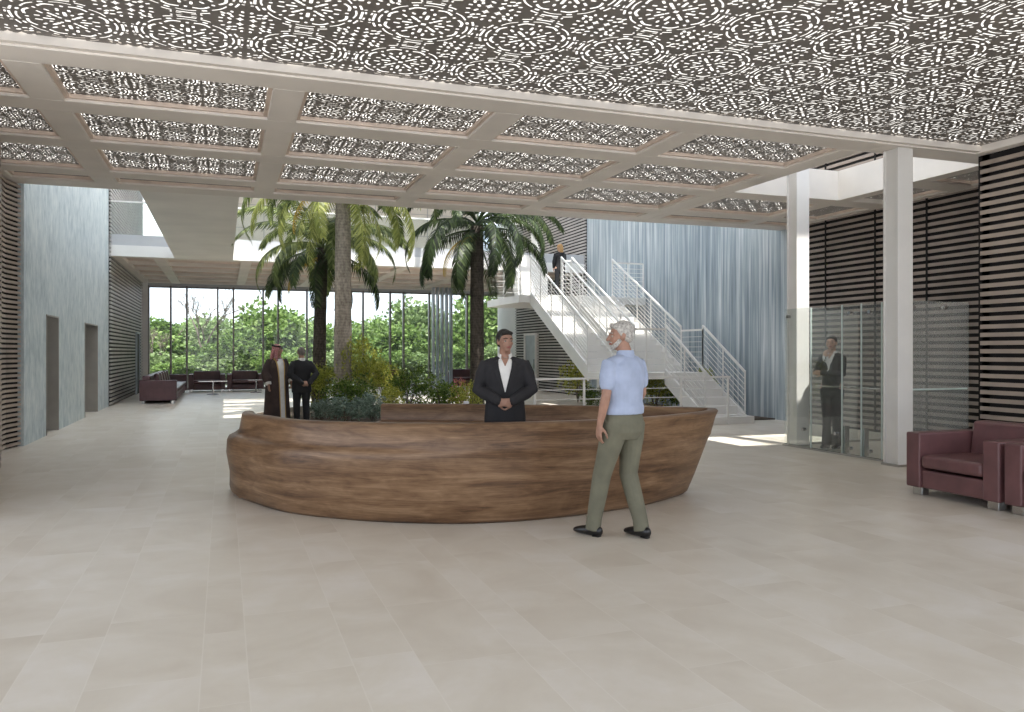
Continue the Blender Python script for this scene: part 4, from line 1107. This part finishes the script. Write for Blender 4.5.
def hair_cap(mat, kind='short'):
    def f(c):
        hp, hy = c['hp'], c['hy']; m = MB()
        if kind in ('short', 'thin'):
            e = .006 if kind == 'short' else .003
            m.ell(hp(0, -.022, .048), (.075 + e, .086 + e, .077 + e), 20, 14, hy); m.ell(hp(0, -.045, .0), (.068 + e, .062, .062), 16, 10, hy)
            for s in (-1, 1): m.tube([hp(s * .071, .012, .03), hp(s * .071, .006, .004)], [(.010, .012), (.006, .008)], 8, round_=True)
            if kind == 'short': m.tube([hp(-.045, .052, .085), hp(0, .068, .093), hp(.045, .052, .085)], [.018, .022, .018], 8, round_=True)
        if kind == 'bun':
            m.ell(hp(0, -.020, .045), (.081, .090, .083), 20, 14, hy); m.ell(hp(0, -.05, .0), (.070, .058, .060), 16, 10, hy); m.ell(hp(0, -.112, .035), (.036, .032, .034), 14, 10, hy)
            m.tube([hp(-.06, .045, .07), hp(0, .064, .092), hp(.06, .045, .07)], [.018, .020, .018], 8, round_=True)
        if kind == 'long':
            m.ell(hp(0, -.020, .045), (.085, .094, .085), 20, 14, hy)
            m.tube([hp(0, -.055, .04), hp(0, -.075, -.04), hp(0, -.075, -.12), hp(0, -.06, -.20)], [(.078, .05), (.082, .05), (.088, .04), (.070, .028)], 16, side=hy @ V3(1, 0, 0), round_=True)
            for s in (-1, 1): m.tube([hp(s * .062, .03, .07), hp(s * .076, .02, .0), hp(s * .080, .0, -.10)], [(.02, .02), (.022, .02), (.02, .014)], 10, round_=True)
        remesh(m, 'hair', mat, c['b'], .006, 2)
    return f
def beard(mat):
    def f(c):
        hp, hy = c['hp'], c['hy']; m = MB()
        m.tube([hp(-.060, .022, -.03), hp(-.045, .055, -.068), hp(0, .078, -.088), hp(.045, .055, -.068), hp(.060, .022, -.03)], [(.012, .022), (.016, .022), (.020, .022), (.016, .022), (.012, .022)], 10, round_=True)
        m.tube([hp(-.028, .080, -.046), hp(0, .096, -.038), hp(.028, .080, -.046)], [.006, .008, .006], 8, round_=True)
        remesh(m, 'beard', mat, c['b'], .005, 2)
    return f
def shirt_detail(c, o):
    patch(o, c['b'], 'placket', M['shirt'], [(.99, -.014, .014), (1.2, -.014, .014), (1.43, -.014, .014)], off=.004)

# 1 --- man in the pale blue shirt
x, y = at(624, 6.9)
person('person', 'grey-haired man in pale blue short-sleeved shirt and olive trousers walking past the desk', (x, y, 0), math.atan2(.42, .907) - .0, 1.87,
       dict(sw=1.14, hipL=(-.10, 0, .93), hipR=(.10, -.01, .93), kneeL=(-.11, .14, .50), ankL=(-.13, .215, .085), kneeR=(.105, .035, .50), ankR=(.105, -.10, .090), footL=(-.12, 1, .04), footR=(.10, 1, 0),
            shL=(-.195, 0, 1.395), shR=(.195, 0, 1.395), elL=(-.243, -.01, 1.15), wrL=(-.240, .055, .925), hdL=(.02, .15, -1), pnL=(1, -.3, 0), elR=(.245, .0, 1.16), wrR=(.20, .14, .97), hdR=(-.15, .4, -.9),
            yaw=.85, pitch=-.06, head=(-.01, .025, 1.622), curlL=.5),
       [trousers(M['trous'], .062, 1.03, 1.04, M['belt']), top_garment('shirt', M['shirt'], 1.0, .4, .008, .060, extra=shirt_detail), collar(M['shirt']), shoes, hair_cap(M['hair_g']), beard(M['hair_g'])], M['skin_d'], M['hair_g'], .008)
# wristwatch is too small to tell in the photo
# 2 --- receptionist
x, y = at(505, 8.35)
person('person', 'dark-haired man in charcoal suit and open white shirt standing inside the reception desk, hands clasped', (x, y, 0), PI + .02 + math.atan2(-FX, FY), 1.84,
       dict(sw=1.10, shL=(-.195, 0, 1.392), shR=(.195, 0, 1.392), elL=(-.262, .01, 1.15), elR=(.262, .01, 1.15), wrL=(-.075, .205, 1.045), wrR=(.075, .215, 1.05), hdL=(.9, .25, -.10), hdR=(-.9, .20, -.22), pnL=(.1, -1, -.1), pnR=(-.1, -1, .0), curlL=.5, curlR=.6,
            thL=1, thR=1, yaw=.42, pitch=0),
       [trousers(M['suit'], .062), top_garment('jacket', M['suit'], .80, 1, .016, .062, extra=suit_front(1.13, .07)), collar(M['cotton']), shoes, hair_cap(M['hair_b'])], M['skin_d'], M['hair_b'], .008)
# 3 --- man in robe
def robe(c):
    m = MB(); b = c['b']
    m.rings([(0, 0, .05, .30, .24), (0, 0, .3, .285, .225), (0, 0, .7, .262, .20), (0, 0, 1.0, .245, .18), (0, 0, 1.25, .238, .160), (0, 0, 1.34, .215, .140), (0, -.01, 1.40, .17, .115), (0, -.01, 1.45, .10, .085)], 28)
    for L in 'LR':
        sh, el, wr = c['g']('sh' + L), c['g']('el' + L), c['g']('wr' + L)
        m.tube([V3(sh.x * .6, 0, sh.z - .02), sh, sh.lerp(el, .5), el, el.lerp(wr, .55)], [.06, .068, .080, .092, .098], 14, round_=True)
    o = remesh(m, 'robe', M['robe'], b, .010, 3); c['top'] = o
    patch(o, b, 'thobe_front', M['cotton'], [(.06, -.05, .05), (.6, -.05, .05), (1.05, -.055, .055), (1.35, -.075, .075), (1.46, -.085, .085)], off=.006)
    for s in (-1, 1): patch(o, b, 'gold_edge', M['gold'], [(.06, s * .05, s * .066), (1.05, s * .055, s * .073), (1.35, s * .075, s * .10), (1.46, s * .085, s * .115)], off=.010, nx=3)
    for L in 'LR':
        el, wr = c['g']('el' + L), c['g']('wr' + L); MB().tube([el.lerp(wr, .35), el.lerp(wr, .7), wr], [(.062), (.066), (.060)], 14).build('sleeve', M['cotton'], b, smooth=True)
def ghutra(c):
    hp, hy = c['hp'], c['hy']; m = MB()
    m.ell(hp(0, -.018, .042), (.088, .102, .088), 20, 12, hy)
    m.tube([hp(0, -.06, .03), hp(0, -.085, -.06), hp(0, -.10, -.17), hp(0, -.11, -.28)], [(.088, .045), (.105, .05), (.135, .045), (.14, .025)], 16, side=hy @ V3(1, 0, 0), round_=True)
    for s in (-1, 1): m.tube([hp(s * .078, .02, .05), hp(s * .088, .01, -.03), hp(s * .105, .0, -.13), hp(s * .10, .03, -.22)], [(.02, .035), (.024, .045), (.03, .045), (.02, .03)], 12, round_=True)
    o = remesh(m, 'head_cloth', M['headcloth'], c['b'], .008, 2)
    for dz in (.0, .017):
        pts = [hp(math.cos(a) * .090, -.018 + math.sin(a) * .104, .075 + dz - .018 * math.sin(a)) for a in [2 * PI * i / 22 for i in range(23)]]
        MB().tube(pts, [.009] * 23, 8, cap=False).build('head_cord', M['black'], c['b'], smooth=True)
x, y = at(277, 17.0)
person('person', 'man in dark brown robe, white thobe and red checked head cloth in the atrium', (x, y, 0), math.atan2(-.482, -.875), 1.77,
       dict(sw=1.1, elL=(-.27, .0, 1.15), elR=(.27, .0, 1.15), wrL=(-.24, .16, .96), wrR=(.26, .10, .91), yaw=.65), [shoes, robe, ghutra], M['skin_d'], M['hair_b'], .010)
# 4 --- man in black suit seen from behind
x, y = at(301.5, 16.6)
person('person', 'man in black suit seen from behind, hands clasped behind his back', (x, y, 0), math.atan2(-.10, .97) + .35, 1.71,
       dict(sw=1.1, elL=(-.29, -.10, 1.17), elR=(.29, -.10, 1.17), wrL=(-.06, -.20, .98), wrR=(.09, -.215, .98), hdL=(.9, -.1, -.25), hdR=(-.9, -.1, -.25), pnL=(0, 1, 0), pnR=(0, 1, 0), yaw=-.15),
       [trousers(M['suit_k'], .062), top_garment('jacket', M['suit_k'], .78, 1, .022, .062, extra=suit_front(1.13, .07)), collar(M['cotton']), cuffs(M['cotton'], .035, .037), shoes, hair_cap(M['hair_s'], 'thin')], M['skin_d'], M['hair_s'], .010)
# 5 --- woman in the glass lobby
x, y = at(832, 13.15)
person('person', 'dark-haired woman in black trouser suit inside the glass lobby, hand raised to chin', (x, y, 0), PI + math.atan2(-FX, FY) - .75, 1.88,
       dict(sw=.90, shL=(-.160, 0, 1.388), shR=(.160, 0, 1.388), elL=(-.20, .10, 1.16), wrL=(.08, .20, 1.17), hdL=(.9, .0, .1), pnL=(0, -1, 0), elR=(.17, .17, 1.18), wrR=(.05, .185, 1.41), hdR=(-.25, -.15, .8), pnR=(-.3, -1, 0), curlR=.8,
            yaw=.15, pitch=.03, kneeL=(-.07, .02, .5), kneeR=(.07, .03, .5), ankL=(-.07, -.03, .10), ankR=(.075, .02, .10)),
       [trousers(M['suit_k'], .070, 1.04, .90), top_garment('jacket', M['suit_k'], .92, 1, .006, .050, extra=suit_front(1.2, .06, buttons=False)), collar(M['cotton']), cuffs(M['cotton'], .03, .032), shoes, hair_cap(M['hair_b'], 'bun')], M['skin'], M['hair_b'], .009)
# 6 --- woman on the landing
x, y = at(560, 24.6)
person('person', 'blonde woman in black trouser suit standing on the upper stair landing', (x, y, ZL), math.atan2(-FX, FY) + .35, 1.66,
       dict(sw=.92, shL=(-.160, 0, 1.388), shR=(.160, 0, 1.388), elL=(-.22, .0, 1.15), elR=(.21, .06, 1.16), wrL=(-.18, .10, .98), wrR=(.10, .18, 1.08), hdR=(-.8, .3, -.1), pnR=(0, -1, 0), yaw=.5, kneeL=(-.10, .01, .5), ankL=(-.13, -.02, .085), kneeR=(.10, 0, .5), ankR=(.12, -.02, .085)),
       [trousers(M['suit_k'], .064, 1.04, .90), top_garment('jacket', M['suit_k'], .86, 1, .010, .050), shoes, hair_cap(M['hair_y'], 'long')], M['skin'], M['hair_y'], .010)
# ================================================================== CAMERA AND LIGHT
cam = bpy.data.cameras.new('camera'); co = bpy.data.objects.new('camera', cam); COL.objects.link(co)
cam.sensor_fit = 'HORIZONTAL'; cam.sensor_width = 36; cam.lens = 36 * 800 / 1024
cam.shift_y = -4 / 1024 * 1.0
co.location = (0, 0, 1.6); co.rotation_euler = (PI / 2, 0, -math.atan2(FX, FY)); cam.clip_end = 400; cam.clip_start = .05
SC.camera = co
sun = bpy.data.lights.new('sun', 'SUN'); so = bpy.data.objects.new('sun', sun); COL.objects.link(so)
sun.energy = 4.0; sun.angle = R(.8); sun.color = (1, .96, .9)
dirv = Vector((-.06, .50, -.98)).normalized(); so.rotation_euler = dirv.to_track_quat('-Z', 'Y').to_euler(); so.location = (0, 0, 20)
SC.view_settings.view_transform = 'Standard'; SC.view_settings.look = 'None'; SC.view_settings.gamma = 1; SC.view_settings.exposure = EXPO
SC.view_settings.use_curve_mapping = False
cy = SC.cycles
cy.use_denoising = True; cy.max_bounces = 10; cy.diffuse_bounces = 6; cy.glossy_bounces = 3; cy.transparent_max_bounces = 16; cy.transmission_bounces = 4
cy.use_adaptive_sampling = True; cy.adaptive_threshold = .02; cy.sample_clamp_indirect = 6; cy.caustics_reflective = False; cy.caustics_refractive = False
